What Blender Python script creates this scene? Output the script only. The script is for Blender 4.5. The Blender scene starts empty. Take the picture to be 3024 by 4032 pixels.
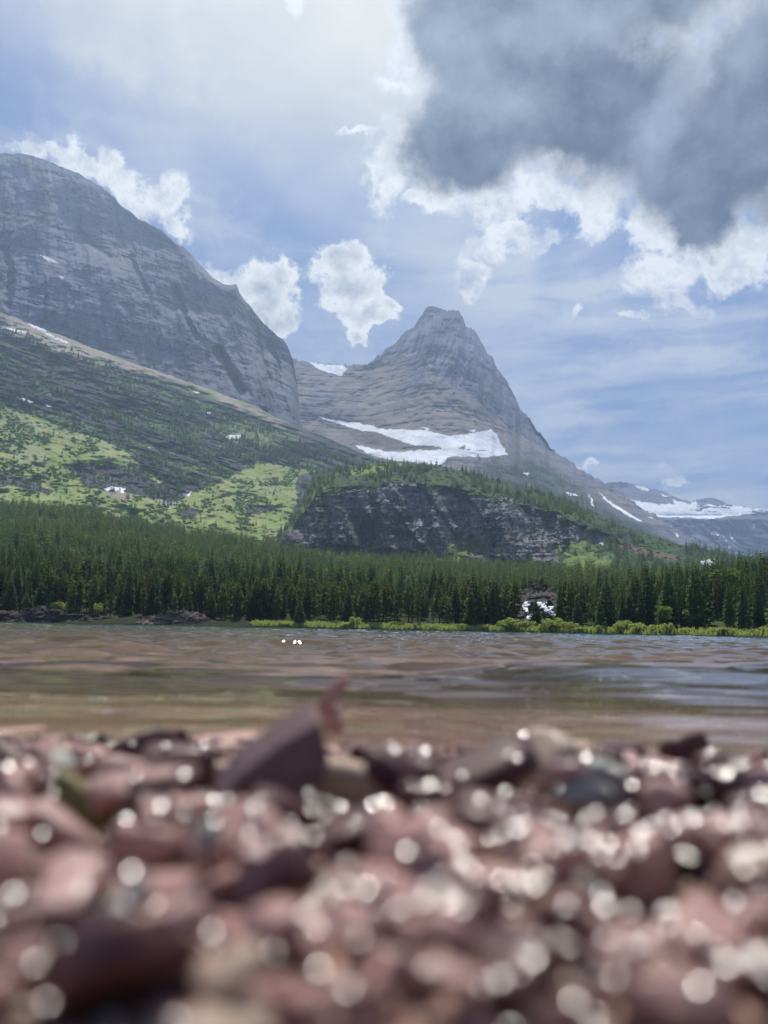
import bpy, math, random
import numpy as np
from mathutils import Vector, Matrix

random.seed(7)
RNG = np.random.default_rng(7)
scene = bpy.context.scene
COL = scene.collection
R = math.radians

# ------------------------------------------------------------------ camera
F = 3028.0                       # focal length in photo pixels (3024 x 4032)
PITCH, ROLL, CAM_H = R(8.67), R(1.14), 0.042
fw = np.array([0, math.cos(PITCH), math.sin(PITCH)])
up0 = np.array([0, -math.sin(PITCH), math.cos(PITCH)])
rt0 = np.array([1.0, 0, 0])
rt = math.cos(ROLL) * rt0 + math.sin(ROLL) * up0
up = -math.sin(ROLL) * rt0 + math.cos(ROLL) * up0
CAM = np.array([0, 0, CAM_H])

def rays(px, py):
    px = np.asarray(px, float); py = np.asarray(py, float)
    u = (px - 1512) / F; v = (2016 - py) / F
    return fw + u[..., None] * rt + v[..., None] * up

def at(px, py, Y):
    """photo direction (px,py) taken to the distance Y north of the camera"""
    d = rays(px, py)
    return CAM + d * (np.asarray(Y, float) / d[..., 1])[..., None]

def project(p):
    q = np.asarray(p, float) - CAM
    z = q @ fw
    return 1512 + F * (q @ rt) / z, 2016 - F * (q @ up) / z

cam = bpy.data.cameras.new('camera')
cam_o = bpy.data.objects.new('camera', cam); COL.objects.link(cam_o)
m3 = Matrix([[rt[i], up[i], -fw[i]] for i in range(3)]).to_4x4()
m3.translation = Vector(CAM)
cam_o.matrix_world = m3
cam.sensor_fit = 'VERTICAL'; cam.sensor_height = 36.0; cam.sensor_width = 27.0
cam.lens = F / 4032 * 36.0
cam.clip_start = 0.005; cam.clip_end = 40000
cam.dof.use_dof = True; cam.dof.focus_distance = 400.0
cam.dof.aperture_fstop = cam.lens / 3.2
scene.camera = cam_o

# ------------------------------------------------------------------ noise
def _hash(ix, iy, iz, s):
    h = (ix.astype(np.int64) * 374761393 + iy.astype(np.int64) * 668265263 + iz.astype(np.int64) * 2147483647 + s * 974634777) & 0xFFFFFFFF
    h = ((h ^ (h >> 13)) * 1274126177) & 0xFFFFFFFF
    h = ((h ^ (h >> 16)) * 2246822519) & 0xFFFFFFFF
    return ((h ^ (h >> 15)) & 0xFFFFFF) / float(0xFFFFFF)

def vnoise(x, y, z=0.0, s=0):
    x, y, z = np.broadcast_arrays(np.asarray(x, float), np.asarray(y, float), np.asarray(z, float))
    ix, iy, iz = np.floor(x), np.floor(y), np.floor(z)
    fx, fy, fz = x - ix, y - iy, z - iz
    fx = fx * fx * fx * (fx * (fx * 6 - 15) + 10); fy = fy * fy * fy * (fy * (fy * 6 - 15) + 10); fz = fz * fz * (3 - 2 * fz)
    def h(a, b, c): return _hash(ix + a, iy + b, iz + c, s)
    def l(a, b, t): return a + (b - a) * t
    x00 = l(h(0,0,0), h(1,0,0), fx); x10 = l(h(0,1,0), h(1,1,0), fx)
    r0 = l(x00, x10, fy)
    if np.all(fz == 0): return r0 * 2 - 1
    x01 = l(h(0,0,1), h(1,0,1), fx); x11 = l(h(0,1,1), h(1,1,1), fx)
    return l(r0, l(x01, x11, fy), fz) * 2 - 1

def fbm(x, y, z=0.0, s=0, o=5, g=0.5):
    a, t, n = 1.0, 0.0, 0.0
    for i in range(o):
        t = t + a * vnoise(x * 2 ** i + 17.3 * i, y * 2 ** i - 9.1 * i, z * 2 ** i, s + i); n += a; a *= g
    return t / n * 1.6

def sst(a, b, x):
    t = np.clip((x - a) / (b - a), 0, 1); return t * t * (3 - 2 * t)

def lerp(a, b, t):
    t = np.asarray(t)
    if np.ndim(a) and np.ndim(b) and t.ndim == np.ndim(a) - 1 or (np.shape(a) == (3,) or np.shape(b) == (3,)):
        t = t[..., None]
    return a + (np.asarray(b) - np.asarray(a)) * t

def inpoly(px, py, poly):
    ins = np.zeros(px.shape, bool); n = len(poly)
    for i in range(n):
        x0, y0 = poly[i]; x1, y1 = poly[(i + 1) % n]
        if y0 == y1: continue
        c = ((y0 > py) != (y1 > py)) & (px < (x1 - x0) * (py - y0) / (y1 - y0) + x0)
        ins ^= c
    return ins

# ------------------------------------------------------------------ mesh + tag helpers
def new_mesh(name, verts, faces, mats=(), smooth=True):
    verts = np.asarray(verts, np.float32); faces = np.asarray(faces, np.int32)
    me = bpy.data.meshes.new(name)
    me.vertices.add(len(verts)); me.vertices.foreach_set('co', verts.ravel())
    k = faces.shape[1]
    me.loops.add(faces.size); me.loops.foreach_set('vertex_index', faces.ravel())
    me.polygons.add(len(faces)); me.polygons.foreach_set('loop_start', np.arange(len(faces), dtype=np.int32) * k)
    me.polygons.foreach_set('loop_total', np.full(len(faces), k, np.int32))
    me.polygons.foreach_set('use_smooth', np.full(len(faces), smooth))
    me.update(calc_edges=True)
    for m in mats: me.materials.append(m)
    return me

def set_col(me, c, name='Col'):
    a = me.color_attributes.new(name, 'FLOAT_COLOR', 'POINT')
    c4 = np.ones((len(me.vertices), 4), np.float32); c4[:, :3] = np.asarray(c).reshape(-1, 3)
    a.data.foreach_set('color', c4.ravel())

def link(name, me, parent=None):
    o = bpy.data.objects.new(name, me); COL.objects.link(o)
    if parent: o.parent = parent
    return o

def tag(o, label=None, cat=None, group=None, kind=None):
    if label: o['label'] = label
    if cat: o['category'] = cat
    if group: o['group'] = group
    if kind: o['kind'] = kind
    return o

def empty(name, loc=(0, 0, 0), rz=0.0):
    o = bpy.data.objects.new(name, None); COL.objects.link(o)
    o.location = loc; o.rotation_euler = (0, 0, rz); o.empty_display_size = 0.1
    return o

def grid_faces(nr, nc):
    i = np.arange(nr * nc).reshape(nr, nc)
    return np.stack([i[:-1, :-1], i[:-1, 1:], i[1:, 1:], i[1:, :-1]], -1).reshape(-1, 4)

# ------------------------------------------------------------------ node helpers
class V:
    """small wrapper so that shader maths can be written as expressions"""
    def __init__(s, nt, sock): s.nt, s.k = nt, sock
    def _m(s, op, *a, clamp=False):
        n = s.nt.nodes.new('ShaderNodeMath'); n.operation = op; n.use_clamp = clamp
        for i, v in enumerate((s,) + a):
            if isinstance(v, V): s.nt.links.new(v.k, n.inputs[i])
            else: n.inputs[i].default_value = v
        return V(s.nt, n.outputs[0])
    def __add__(s, o): return s._m('ADD', o)
    def __radd__(s, o): return s._m('ADD', o)
    def __sub__(s, o): return s._m('SUBTRACT', o)
    def __rsub__(s, o): return s._m('MULTIPLY', -1.0)._m('ADD', o)
    def __mul__(s, o): return s._m('MULTIPLY', o)
    def __rmul__(s, o): return s._m('MULTIPLY', o)
    def __truediv__(s, o): return s._m('DIVIDE', o)
    def max(s, o): return s._m('MAXIMUM', o)
    def min(s, o): return s._m('MINIMUM', o)
    def smax(s, o, k): return s._m('SMOOTH_MAX', o, k)
    def pow(s, o): return s._m('POWER', o)
    def clamp(s): return s._m('ADD', 0.0, clamp=True)
    def sst(s, a, b):
        n = s.nt.nodes.new('ShaderNodeMapRange'); n.interpolation_type = 'SMOOTHSTEP'
        s.nt.links.new(s.k, n.inputs[0]); n.inputs[1].default_value = a; n.inputs[2].default_value = b
        return V(s.nt, n.outputs[0])

def nmix(nt, fac, a, b, mode='MIX'):
    n = nt.nodes.new('ShaderNodeMix'); n.data_type = 'RGBA'; n.blend_type = mode; n.clamp_factor = True
    for sock, v in ((n.inputs[0], fac), (n.inputs[6], a), (n.inputs[7], b)):
        if isinstance(v, V): nt.links.new(v.k, sock)
        elif hasattr(v, 'node'): nt.links.new(v, sock)
        elif isinstance(v, (int, float)): sock.default_value = v
        else: sock.default_value = (*v, 1)
    return n.outputs[2]

def nnoise(nt, vec, scale, detail=5, rough=0.55, dist=0.0, ntype='FBM', lac=2.0):
    n = nt.nodes.new('ShaderNodeTexNoise'); n.noise_dimensions = '3D'
    n.noise_type = ntype; n.normalize = True
    if vec is not None: nt.links.new(vec, n.inputs['Vector'])
    n.inputs['Scale'].default_value = scale; n.inputs['Detail'].default_value = detail
    n.inputs['Roughness'].default_value = rough; n.inputs['Distortion'].default_value = dist
    n.inputs['Lacunarity'].default_value = lac
    return n

def mapping(nt, vec, scale=(1, 1, 1), rot=(0, 0, 0), loc=(0, 0, 0)):
    n = nt.nodes.new('ShaderNodeMapping'); nt.links.new(vec, n.inputs['Vector'])
    n.inputs['Scale'].default_value = scale; n.inputs['Rotation'].default_value = rot; n.inputs['Location'].default_value = loc
    return n.outputs[0]

def new_mat(name):
    m = bpy.data.materials.new(name); m.use_nodes = True
    nt = m.node_tree; nt.nodes.clear()
    out = nt.nodes.new('ShaderNodeOutputMaterial')
    return m, nt, out

def principled(nt, out, rough=0.9, spec=0.2):
    b = nt.nodes.new('ShaderNodeBsdfPrincipled')
    b.inputs['Roughness'].default_value = rough; b.inputs['Specular IOR Level'].default_value = spec
    nt.links.new(b.outputs[0], out.inputs['Surface'])
    return b

def bump(nt, height, strength, dist, normal=None):
    n = nt.nodes.new('ShaderNodeBump'); n.inputs['Strength'].default_value = strength; n.inputs['Distance'].default_value = dist
    nt.links.new(height.k if isinstance(height, V) else height, n.inputs['Height'])
    if normal is not None: nt.links.new(normal, n.inputs['Normal'])
    return n.outputs[0]

# ------------------------------------------------------------------ sun, sky, clouds
SUN_AZ, SUN_EL = R(-4.0), R(62.0)          # azimuth measured from +Y towards +X
sun_dir = np.array([math.sin(SUN_AZ) * math.cos(SUN_EL), math.cos(SUN_AZ) * math.cos(SUN_EL), math.sin(SUN_EL)])
sl = bpy.data.lights.new('sun', 'SUN'); sl.energy = 4.6; sl.angle = R(0.5); sl.color = (1.0, 0.955, 0.89)
so = bpy.data.objects.new('sun', sl); COL.objects.link(so)
so.rotation_euler = Vector(sun_dir).to_track_quat('Z', 'Y').to_euler()
so.location = (0, 0, 50)

world = bpy.data.worlds.new('World'); scene.world = world; world.use_nodes = True

def build_sky():
    nt = world.node_tree; nt.nodes.clear()
    out = nt.nodes.new('ShaderNodeOutputWorld'); bg = nt.nodes.new('ShaderNodeBackground')
    nt.links.new(bg.outputs[0], out.inputs[0])
    tc = nt.nodes.new('ShaderNodeTexCoord'); d = tc.outputs['Generated']
    sky = nt.nodes.new('ShaderNodeTexSky'); sky.sky_type = 'NISHITA'; sky.sun_disc = False
    sky.sun_elevation = SUN_EL; sky.sun_rotation = SUN_AZ; sky.altitude = 1500
    sky.air_density = 1.0; sky.dust_density = 1.2; sky.ozone_density = 1.5
    K = 0.105                       # background strength
    sep = nt.nodes.new('ShaderNodeSeparateXYZ'); nt.links.new(d, sep.inputs[0])
    x, y, z = (V(nt, sep.outputs[i]) for i in range(3))
    az = x._m('ARCTAN2', y); el = z._m('ARCSINE')
    comb = nt.nodes.new('ShaderNodeCombineXYZ')
    nt.links.new(az.k, comb.inputs[0]); nt.links.new(el.k, comb.inputs[1]); comb.inputs[2].default_value = 1.0
    # warped copy of the (azimuth, elevation) coordinates
    w1 = nnoise(nt, d, 6.0, 6, 0.6)
    w2 = nnoise(nt, d, 26.0, 5, 0.6)
    def vm(op, a, b=None, sc=None):
        n = nt.nodes.new('ShaderNodeVectorMath'); n.operation = op
        for i, v in enumerate((a, b)):
            if v is None: continue
            if hasattr(v, 'node'): nt.links.new(v, n.inputs[i])
            else: n.inputs[i].default_value = v
        if sc is not None: n.inputs['Scale'].default_value = sc
        return n.outputs['Value'] if op in ('DOT_PRODUCT', 'LENGTH') else n.outputs[0]
    def warp(a1, a2):
        o1 = vm('SCALE', vm('MULTIPLY', vm('SUBTRACT', w1.outputs['Color'], (0.5, 0.5, 0.5)), (1, 1, 0)), sc=a1)
        o2 = vm('SCALE', vm('MULTIPLY', vm('SUBTRACT', w2.outputs['Color'], (0.5, 0.5, 0.5)), (1, 1, 0)), sc=a2)
        return vm('ADD', vm('ADD', comb.outputs[0], o1), o2)
    def azel(px, py):
        v = rays(px, py); v = v / np.linalg.norm(v)
        return np.array([math.atan2(v[0], v[1]), math.asin(v[2])])
    def blob(vec, cx, cy, rx, ry, rot=0.0, wt=1.0):
        c, s = math.cos(R(rot)), math.sin(R(rot))
        p0 = azel(cx, cy); e1 = azel(cx + rx * c, cy + rx * s) - p0; e2 = azel(cx - ry * s, cy + ry * c) - p0
        M = np.linalg.inv(np.stack([e1, e2], 1)); k = -M @ p0
        a = vm('DOT_PRODUCT', vec, (M[0, 0], M[0, 1], k[0])); b = vm('DOT_PRODUCT', vec, (M[1, 0], M[1, 1], k[1]))
        a, b = V(nt, a), V(nt, b)
        r = (a * a + b * b)._m('SQRT')
        return (1.0 - r) * wt if wt != 1.0 else 1.0 - r
    def field(vec, lst, k):
        f = None
        for bl in lst:
            v = blob(vec, *bl); f = v if f is None else f.smax(v, k)
        return f
    # --- noise used inside clouds
    billow = (V(nt, nnoise(nt, d, 9.0, 9, 0.62).outputs[0]) - 0.5) * 2.6
    fine = (V(nt, nnoise(nt, d, 34.0, 8, 0.64).outputs[0]) - 0.5) * 2.6
    mid = (V(nt, nnoise(nt, d, 17.0, 9, 0.60, 0.3).outputs[0]) - 0.5) * 2.6
    soft = V(nt, nnoise(nt, mapping(nt, d, (1, 1, 1.6)), 4.2, 6, 0.55, 0.3).outputs[0]) * 2.6 - 1.3
    wv = warp(0.09, 0.05)
    wvs = warp(0.05, 0.06)
    # --- clear sky + thin high veil, whiter round the sun
    sd = V(nt, vm('DOT_PRODUCT', d, tuple(sun_dir)))
    glow = sd.sst(0.72, 1.0); glow2 = sd.sst(0.82, 0.975)
    hz = 1.0 - el.sst(0.0, 0.5)
    clear = nmix(nt, 1.0, sky.outputs[0], (K, K, K), 'MULTIPLY')
    lo = nmix(nt, 0.8, clear, (0.075, 0.175, 0.46))
    st = mapping(nt, d, (0.8, 1.0, 4.5), (0.0, R(-17), 0.0))
    cir = V(nt, nnoise(nt, st, 2.6, 8, 0.58, 0.7).outputs[0])
    cir2 = V(nt, nnoise(nt, d, 3.0, 6, 0.55, 0.9).outputs[0])
    veil = (cir * 0.75 + cir2 * 0.45).sst(0.50, 0.80)
    patches = field(wv, [(640, 700, 330, 170, 45), (900, 900, 260, 150, 30), (500, 330, 700, 200, 20), (1750, 1000, 300, 200, 0),
                         (2500, 1450, 700, 70, -9), (2700, 1680, 500, 70, -10), (2200, 1130, 500, 260, 0), (2900, 1300, 300, 120, -10)], 0.3)
    pv = patches.sst(-0.35, 0.9) * (cir2 * 2.2 - 0.55)
    thin = (veil * 0.55 + pv * 0.50 + glow * 0.30).clamp()
    deep = field(wv, [(1230, 1330, 360, 160, 30), (1000, 760, 360, 170, 50), (330, 330, 420, 90, 15)], 0.3).sst(-0.3, 0.8)
    thin = (thin * (1.0 - deep * 0.7)).clamp()
    lo2 = nmix(nt, el.sst(0.02, 0.75), (0.11, 0.225, 0.50), lo)
    strk = mapping(nt, comb.outputs[0], (1.5, 12.0, 1.0), (0, 0, R(-13)))
    s1 = V(nt, nnoise(nt, vm('ADD', strk, vm('SCALE', w1.outputs['Color'], None, sc=0.5)), 1.6, 7, 0.56, 0.25).outputs[0])
    streak = s1.sst(0.38, 0.62) * (az + 0.35).sst(0.0, 0.75) * (1.0 - el.sst(0.32, 0.62))
    wisp = V(nt, nnoise(nt, vm('ADD', mapping(nt, comb.outputs[0], (3.0, 6.0, 1.0), (0, 0, R(28))), vm('SCALE', w1.outputs['Color'], None, sc=0.9)), 1.5, 8, 0.6, 0.3).outputs[0]).sst(0.44, 0.74) * (1.0 - (az - 0.02).sst(0.0, 0.3))
    thin = (thin + streak * 0.85 + wisp * 0.5).clamp()
    base = nmix(nt, thin, lo2, (0.54, 0.60, 0.67))
    base = nmix(nt, (glow2 * 0.92 + (cir2 - 0.5) * glow2 * 0.6).clamp(), base, (0.93, 0.90, 0.77))
    # --- big grey cloud, thin at its rim and lit through there
    big = field(wv, [(2250, 400, 640, 330), (1860, 560, 330, 250, -10), (1900, 180, 330, 300), (2720, 640, 330, 330), (2250, -60, 700, 300), (2980, 420, 260, 500), (2760, 860, 190, 150)], 0.25)
    T = big + billow * 0.34 + mid * 0.30 + fine * 0.20
    thick = big + soft * 0.28 + billow * 0.22 + mid * 0.06
    a_big = T.sst(-0.20, 0.20)
    lightb = field(wv, [(1790, 260, 190, 260, 15), (2150, 110, 380, 140, 0), (2640, 420, 110, 360, 18), (2880, 130, 240, 220, 30), (1960, 420, 160, 110, 0)], 0.3).sst(-0.4, 0.7)
    dk = (0.17 + lightb * 0.34 + soft * 0.45 + billow * 0.42 + mid * 0.26 + fine * 0.10).clamp()
    dark = nmix(nt, dk, (0.014, 0.022, 0.042), (0.40, 0.47, 0.57))
    lit = nmix(nt, (mid * 0.9 + fine * 0.7 + 0.62).clamp(), (0.62, 0.68, 0.75), (0.98, 0.98, 0.96))
    c_big = nmix(nt, thick.sst(-0.14, 0.40), lit, dark)
    # --- white fringe clouds and puffs
    puffs = field(wvs, [
        (1640, 90, 120, 210, 0), (1600, 330, 110, 120, 20), (1560, 640, 130, 200, 25), (1440, 545, 110, 38, 10), (1720, 800, 230, 60, 5),
        (2010, 880, 170, 95, 25), (1950, 960, 130, 80, -40), (1850, 1085, 70, 70, 50), (2330, 850, 90, 90, 0), (2130, 770, 300, 60, -8),
        (2640, 1070, 200, 110, -20), (2780, 1000, 210, 130, 10), (2960, 960, 150, 170, -40), (2600, 900, 170, 90, 25), (2660, 1190, 110, 50, 30),
        (2285, 1225, 52, 32, -50), (2490, 1238, 60, 20, 10), (2640, 1895, 75, 24, -15), (2880, 1950, 36, 16, 15), (2330, 1820, 40, 18, 0), (2610, 1820, 40, 12, 0),
        (130, 570, 130, 42, -5), (300, 640, 200, 60, 28), (430, 620, 80, 70, 30), (540, 760, 150, 75, 42), (690, 760, 70, 105, 15), (740, 900, 60, 110, -15),
        (1150, 30, 110, 60, 60), (850, 1100, 60, 55, 40)], 0.12)
    cum = field(wvs, [(1060, 1130, 150, 110, 15), (1100, 1200, 120, 110, 0), (1130, 1085, 90, 80, 0), (1060, 1260, 60, 40, 30),
                      (1335, 1060, 115, 100, 0), (1390, 1150, 130, 120, 30), (1440, 1230, 130, 55, 0), (1390, 1290, 55, 60, -30), (1530, 1190, 40, 40, 0)], 0.15)
    Tp = puffs + billow * 0.25 + mid * 0.55 + fine * 0.75
    Tc = cum + mid * 0.30 + fine * 0.50
    a_p = Tp.sst(-0.12, 0.50); a_c = Tc.sst(-0.14, 0.20)
    up_shift = (0.0, 0.02, 0.0)
    m_up = (V(nt, nnoise(nt, mapping(nt, d, (1, 1, 1), (0, 0, 0), (0.0, 0.0, 0.016)), 17.0, 9, 0.60, 0.3).outputs[0]) - 0.5) * 2.6
    f_up = (V(nt, nnoise(nt, mapping(nt, d, (1, 1, 1), (0, 0, 0), (0.0, 0.0, 0.008)), 34.0, 8, 0.64).outputs[0]) - 0.5) * 2.6
    relief = (mid - m_up) * 1.7 + (fine - f_up) * 0.9
    c_p = nmix(nt, (0.22 + relief * 0.6 + soft * 0.7 + mid * 0.55 + puffs * 0.2).clamp(), (0.92, 0.93, 0.93), (0.40, 0.47, 0.58))
    c_c = nmix(nt, (cum * 0.62 - 0.05 + relief * 0.30 + mid * 0.45 + soft * 0.3).clamp(), (0.95, 0.95, 0.94), (0.26, 0.32, 0.40))
    col = nmix(nt, a_p, base, c_p)
    col = nmix(nt, a_c, col, c_c)
    col = nmix(nt, a_big, col, c_big)
    nt.links.new(col, bg.inputs[0]); bg.inputs[1].default_value = 1.0
    world.cycles.sampling_method = 'MANUAL'; world.cycles.sample_map_resolution = 512
build_sky()

# ------------------------------------------------------------------ terrain layers
def terrain_mat(name, nscale, bump_d, strata=True):
    m, nt, out = new_mat(name)
    b = principled(nt, out, 0.95, 0.1)
    a = nt.nodes.new('ShaderNodeVertexColor'); a.layer_name = 'Col'
    g = nt.nodes.new('ShaderNodeNewGeometry')
    n1 = nnoise(nt, mapping(nt, g.outputs['Position'], (1, 1, 2.6 if strata else 1.0)), nscale, 8, 0.65)
    n2 = nnoise(nt, g.outputs['Position'], nscale * 0.22, 6, 0.6)
    f = V(nt, n1.outputs[0]) * 0.9 + V(nt, n2.outputs[0]) * 0.7 + 0.2
    vcol = nt.nodes.new('ShaderNodeVectorMath'); vcol.operation = 'SCALE'
    nt.links.new(a.outputs[0], vcol.inputs[0]); nt.links.new(f.k, vcol.inputs['Scale'])
    nt.links.new(vcol.outputs[0], b.inputs['Base Color'])
    nt.links.new(bump(nt, n1.outputs[0], 1.0, bump_d), b.inputs['Normal'])
    return m

def curve(pts):
    p = np.array(pts, float)
    return lambda x: np.interp(x, p[:, 0], p[:, 1])

class Layer:
    """sheet of land between a lower and an upper sight line, with its real distance at every point"""
    def __init__(s, name, x0, x1, top, bot, ytop, ybot, gam=1.0, step=4.0, rows=200, jag=0.0, jscale=30.0, seed=0, back=250.0):
        s.name = name
        px = np.arange(x0, x1 + step, step); v = np.linspace(0, 1, rows)
        PX, Vv = np.meshgrid(px, v)
        j = jag * fbm(px / jscale, 0.0 * px + seed, 0.0, seed, 5, 0.6)
        t = top(px); b = bot(px)
        s.px, s.v, s.PX = px, Vv, PX
        s.PY = b + (t - b) * Vv + j * Vv ** 14
        t = t + j
        s.Y = ybot(px) + (ytop(px) - ybot(px)) * Vv ** gam
        s.back = back; s.rows = rows
        s.top = t
        s.rel = np.zeros_like(s.Y)
    def coords(s):
        p = at(s.PX, s.PY, s.Y); return p[..., 0], p[..., 1], p[..., 2]
    def finish(s, mat, col):
        P = at(s.PX, s.PY, s.Y + s.rel)
        s.P = P; s.col = col
        # land behind the crest falls away again
        back = []; d0 = P[-1]
        for k, (dy, dz) in enumerate(((0.06, -0.02), (0.25, -0.15), (1.0, -0.8))):
            q = d0.copy(); q[:, 1] += s.back * dy; q[:, 2] = np.maximum(q[:, 2] + s.back * dz, -40.0); back.append(q)
        Pa = np.concatenate([P] + [q[None] for q in back], 0)
        Ca = np.concatenate([col] + [col[-1:]] * 3, 0)
        me = new_mesh(s.name, Pa.reshape(-1, 3), grid_faces(Pa.shape[0], Pa.shape[1]), (mat,))
        set_col(me, Ca)
        o = link(s.name, me); o['kind'] = 'structure'
        return o
    def scatter(s, n, weight, rng):
        """n points on the sheet, by its plan area times weight (rows x cols)"""
        e1 = s.P[:-1, 1:] - s.P[:-1, :-1]; e2 = s.P[1:, :-1] - s.P[:-1, :-1]
        area = np.abs(e1[..., 0] * e2[..., 1] - e1[..., 1] * e2[..., 0]) * np.maximum(weight[:-1, :-1], 0)
        c = np.cumsum(area.ravel()); c /= c[-1]
        idx = np.searchsorted(c, rng.random(n)); i, j = np.unravel_index(np.minimum(idx, area.size - 1), area.shape)
        a, b = rng.random((n, 1)), rng.random((n, 1))
        return s.P[i, j] + e1[i, j] * a + e2[i, j] * b, s.PX[i, j], s.PY[i, j]

C_ROCK = np.array((0.160, 0.168, 0.210)); C_ROCKD = np.array((0.080, 0.075, 0.085)); C_TALUS = np.array((0.40, 0.335, 0.26))
C_MEADOW = np.array((0.245, 0.32, 0.085)); C_MEADOW2 = np.array((0.30, 0.335, 0.125)); C_SHRUB = np.array((0.105, 0.175, 0.055)); C_DGREEN = np.array((0.035, 0.066, 0.034))
C_SNOW = np.array((0.86, 0.88, 0.90)); C_RED = np.array((0.17, 0.10, 0.09)); C_EARTH = np.array((0.035, 0.04, 0.02))

def snow_mask(L, polys, amp=7.0, sc=22.0):
    n1 = fbm(L.PX / sc, L.PY / (sc * 0.6), 0, 91, 5, 0.6) * amp; n2 = fbm(L.PX / sc, L.PY / (sc * 0.6), 0, 57, 5, 0.6) * amp
    m = np.zeros(L.PX.shape, bool)
    for p in polys: m |= inpoly(L.PX + n1, L.PY + n2 * 0.7, p)
    return m

def joints(u, v, s, w=0.10, keep=0.0):
    """thin broken lines: bedding planes or cracks, 0..1"""
    a = 1 - np.abs(fbm(u, v, 0, s, 4, 0.55))
    return sst(1 - w, 1.0, a) * sst(keep - 0.25, keep + 0.25, fbm(u * 1.3, v * 0.5, 0, s + 7, 3))

def soft_mask(m, r):
    m = m.astype(float)
    for ax in (0, 1):
        m = sum(np.roll(m, k, ax) for k in range(-r, r + 1)) / (2 * r + 1)
    return m

# --- left mountain wall
def build_left_mountain():
    top = curve([(-500, 640), (-200, 610), (0, 605), (80, 606), (150, 618), (240, 652), (330, 695), (400, 735), (450, 775), (490, 822), (560, 868), (640, 905), (690, 960), (720, 972), (770, 1020), (830, 1085), (880, 1118), (896, 1122), (902, 1118), (930, 1122), (945, 1160), (985, 1205), (1005, 1232), (1040, 1275), (1090, 1318), (1120, 1345), (1140, 1380), (1152, 1412), (1165, 1480), (1180, 1600), (1200, 1690)])
    bot = curve([(-500, 1150), (0, 1275), (200, 1360), (500, 1455), (800, 1560), (1000, 1630), (1150, 1700), (1200, 1720)])
    L = Layer('mountain', -500, 1200, top, bot, curve([(-500, 2200), (0, 2180), (600, 2230), (1000, 2300), (1200, 2330)]), curve([(-500, 1600), (0, 1650), (500, 1740), (1000, 1880), (1200, 1960)]), 1.0, 3.2, 300, 5.0, 26.0, 3, 600)
    X, Y, Z = L.coords()
    big = fbm(X / 260, Z / 300, 0, 11, 5)
    gully = fbm((X + 0.35 * Z) / 75, Z / 420, 0, 12, 5, 0.6)
    strata = fbm(X / 240, (Z + 0.05 * X) / 16, 0, 13, 4, 0.6)
    fine = fbm(X / 20, Z / 26, 0, 14, 5, 0.6)
    edge = sst(0, 0.06, L.v) * sst(1.0, 0.94, L.v)
    L.rel = (big * 60 + gully * 34 + strata * 3 + fine * 6) * edge
    cl = 0 * X
    for line, w_, d_ in (([(690, 1130), (722, 1230), (770, 1330)], 16, 45), ([(858, 1380), (885, 1430), (930, 1500), (950, 1540)], 24, 75), ([(520, 1010), (545, 1090), (575, 1150)], 12, 30), ([(1010, 1300), (1030, 1400), (1060, 1500)], 14, 30), ([(20, 980), (40, 1100), (30, 1200)], 20, 35), ([(1060, 1340), (1090, 1420), (1100, 1520)], 12, 35), ([(300, 900), (360, 960), (430, 1010)], 14, 25)):
        dm = 1e9
        for (x0, y0), (x1, y1) in zip(line[:-1], line[1:]):
            t = np.clip(((L.PX - x0) * (x1 - x0) + (L.PY - y0) * (y1 - y0)) / ((x1 - x0) ** 2 + (y1 - y0) ** 2), 0, 1)
            dm = np.minimum(dm, np.hypot(L.PX - x0 - t * (x1 - x0) + 9 * fine, L.PY - y0 - t * (y1 - y0)))
        cl = np.maximum(cl, sst(w_ * 1.3, w_ * 0.2, dm) * d_)
    L.rel = L.rel + cl * edge
    tone = 0.98 + 0.13 * strata + 0.16 * gully + 0.12 * fine
    c = lerp(C_ROCK, np.array((0.190, 0.190, 0.218)), sst(-0.2, 0.6, big)) * np.clip(tone, 0.45, 1.8)[..., None]
    # ledges with thin grass and scree
    led = sst(0.30, 0.55, strata + 0.35 * fbm(X / 90, Z / 60, 0, 15, 4)) * sst(0.2, 0.9, L.v)
    c = lerp(c, np.array((0.20, 0.20, 0.12)), led * 0.55)
    crack = sst(0.38, 0.6, -gully + 0.3 * fine); c = c * (1 - 0.30 * crack)[..., None]
    jb = joints(X / 150, (Z + 0.12 * X) / 15, 16, 0.14, -0.1); jc = joints((X + 0.3 * Z) / 22, Z / 130, 17, 0.12, 0.0)
    c = c * (1 - 0.30 * jb - 0.30 * jc * (1 - jb))[..., None]
    L.rel = L.rel + (jb * 5 + jc * 9) * edge
    tal = sst(26, 0, L.PY * -1 + bot(L.PX) - 18 + 10 * fine) * 0
    sn = snow_mask(L, [[(155, 1000), (215, 1025), (235, 1040), (190, 1030)], [(230, 1085), (250, 1090), (245, 1100)], [(140, 1158), (170, 1162), (175, 1172)]], 6)
    c[sn] = C_SNOW * 0.8
    return L, L.finish(MAT_ROCK, c)

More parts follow.
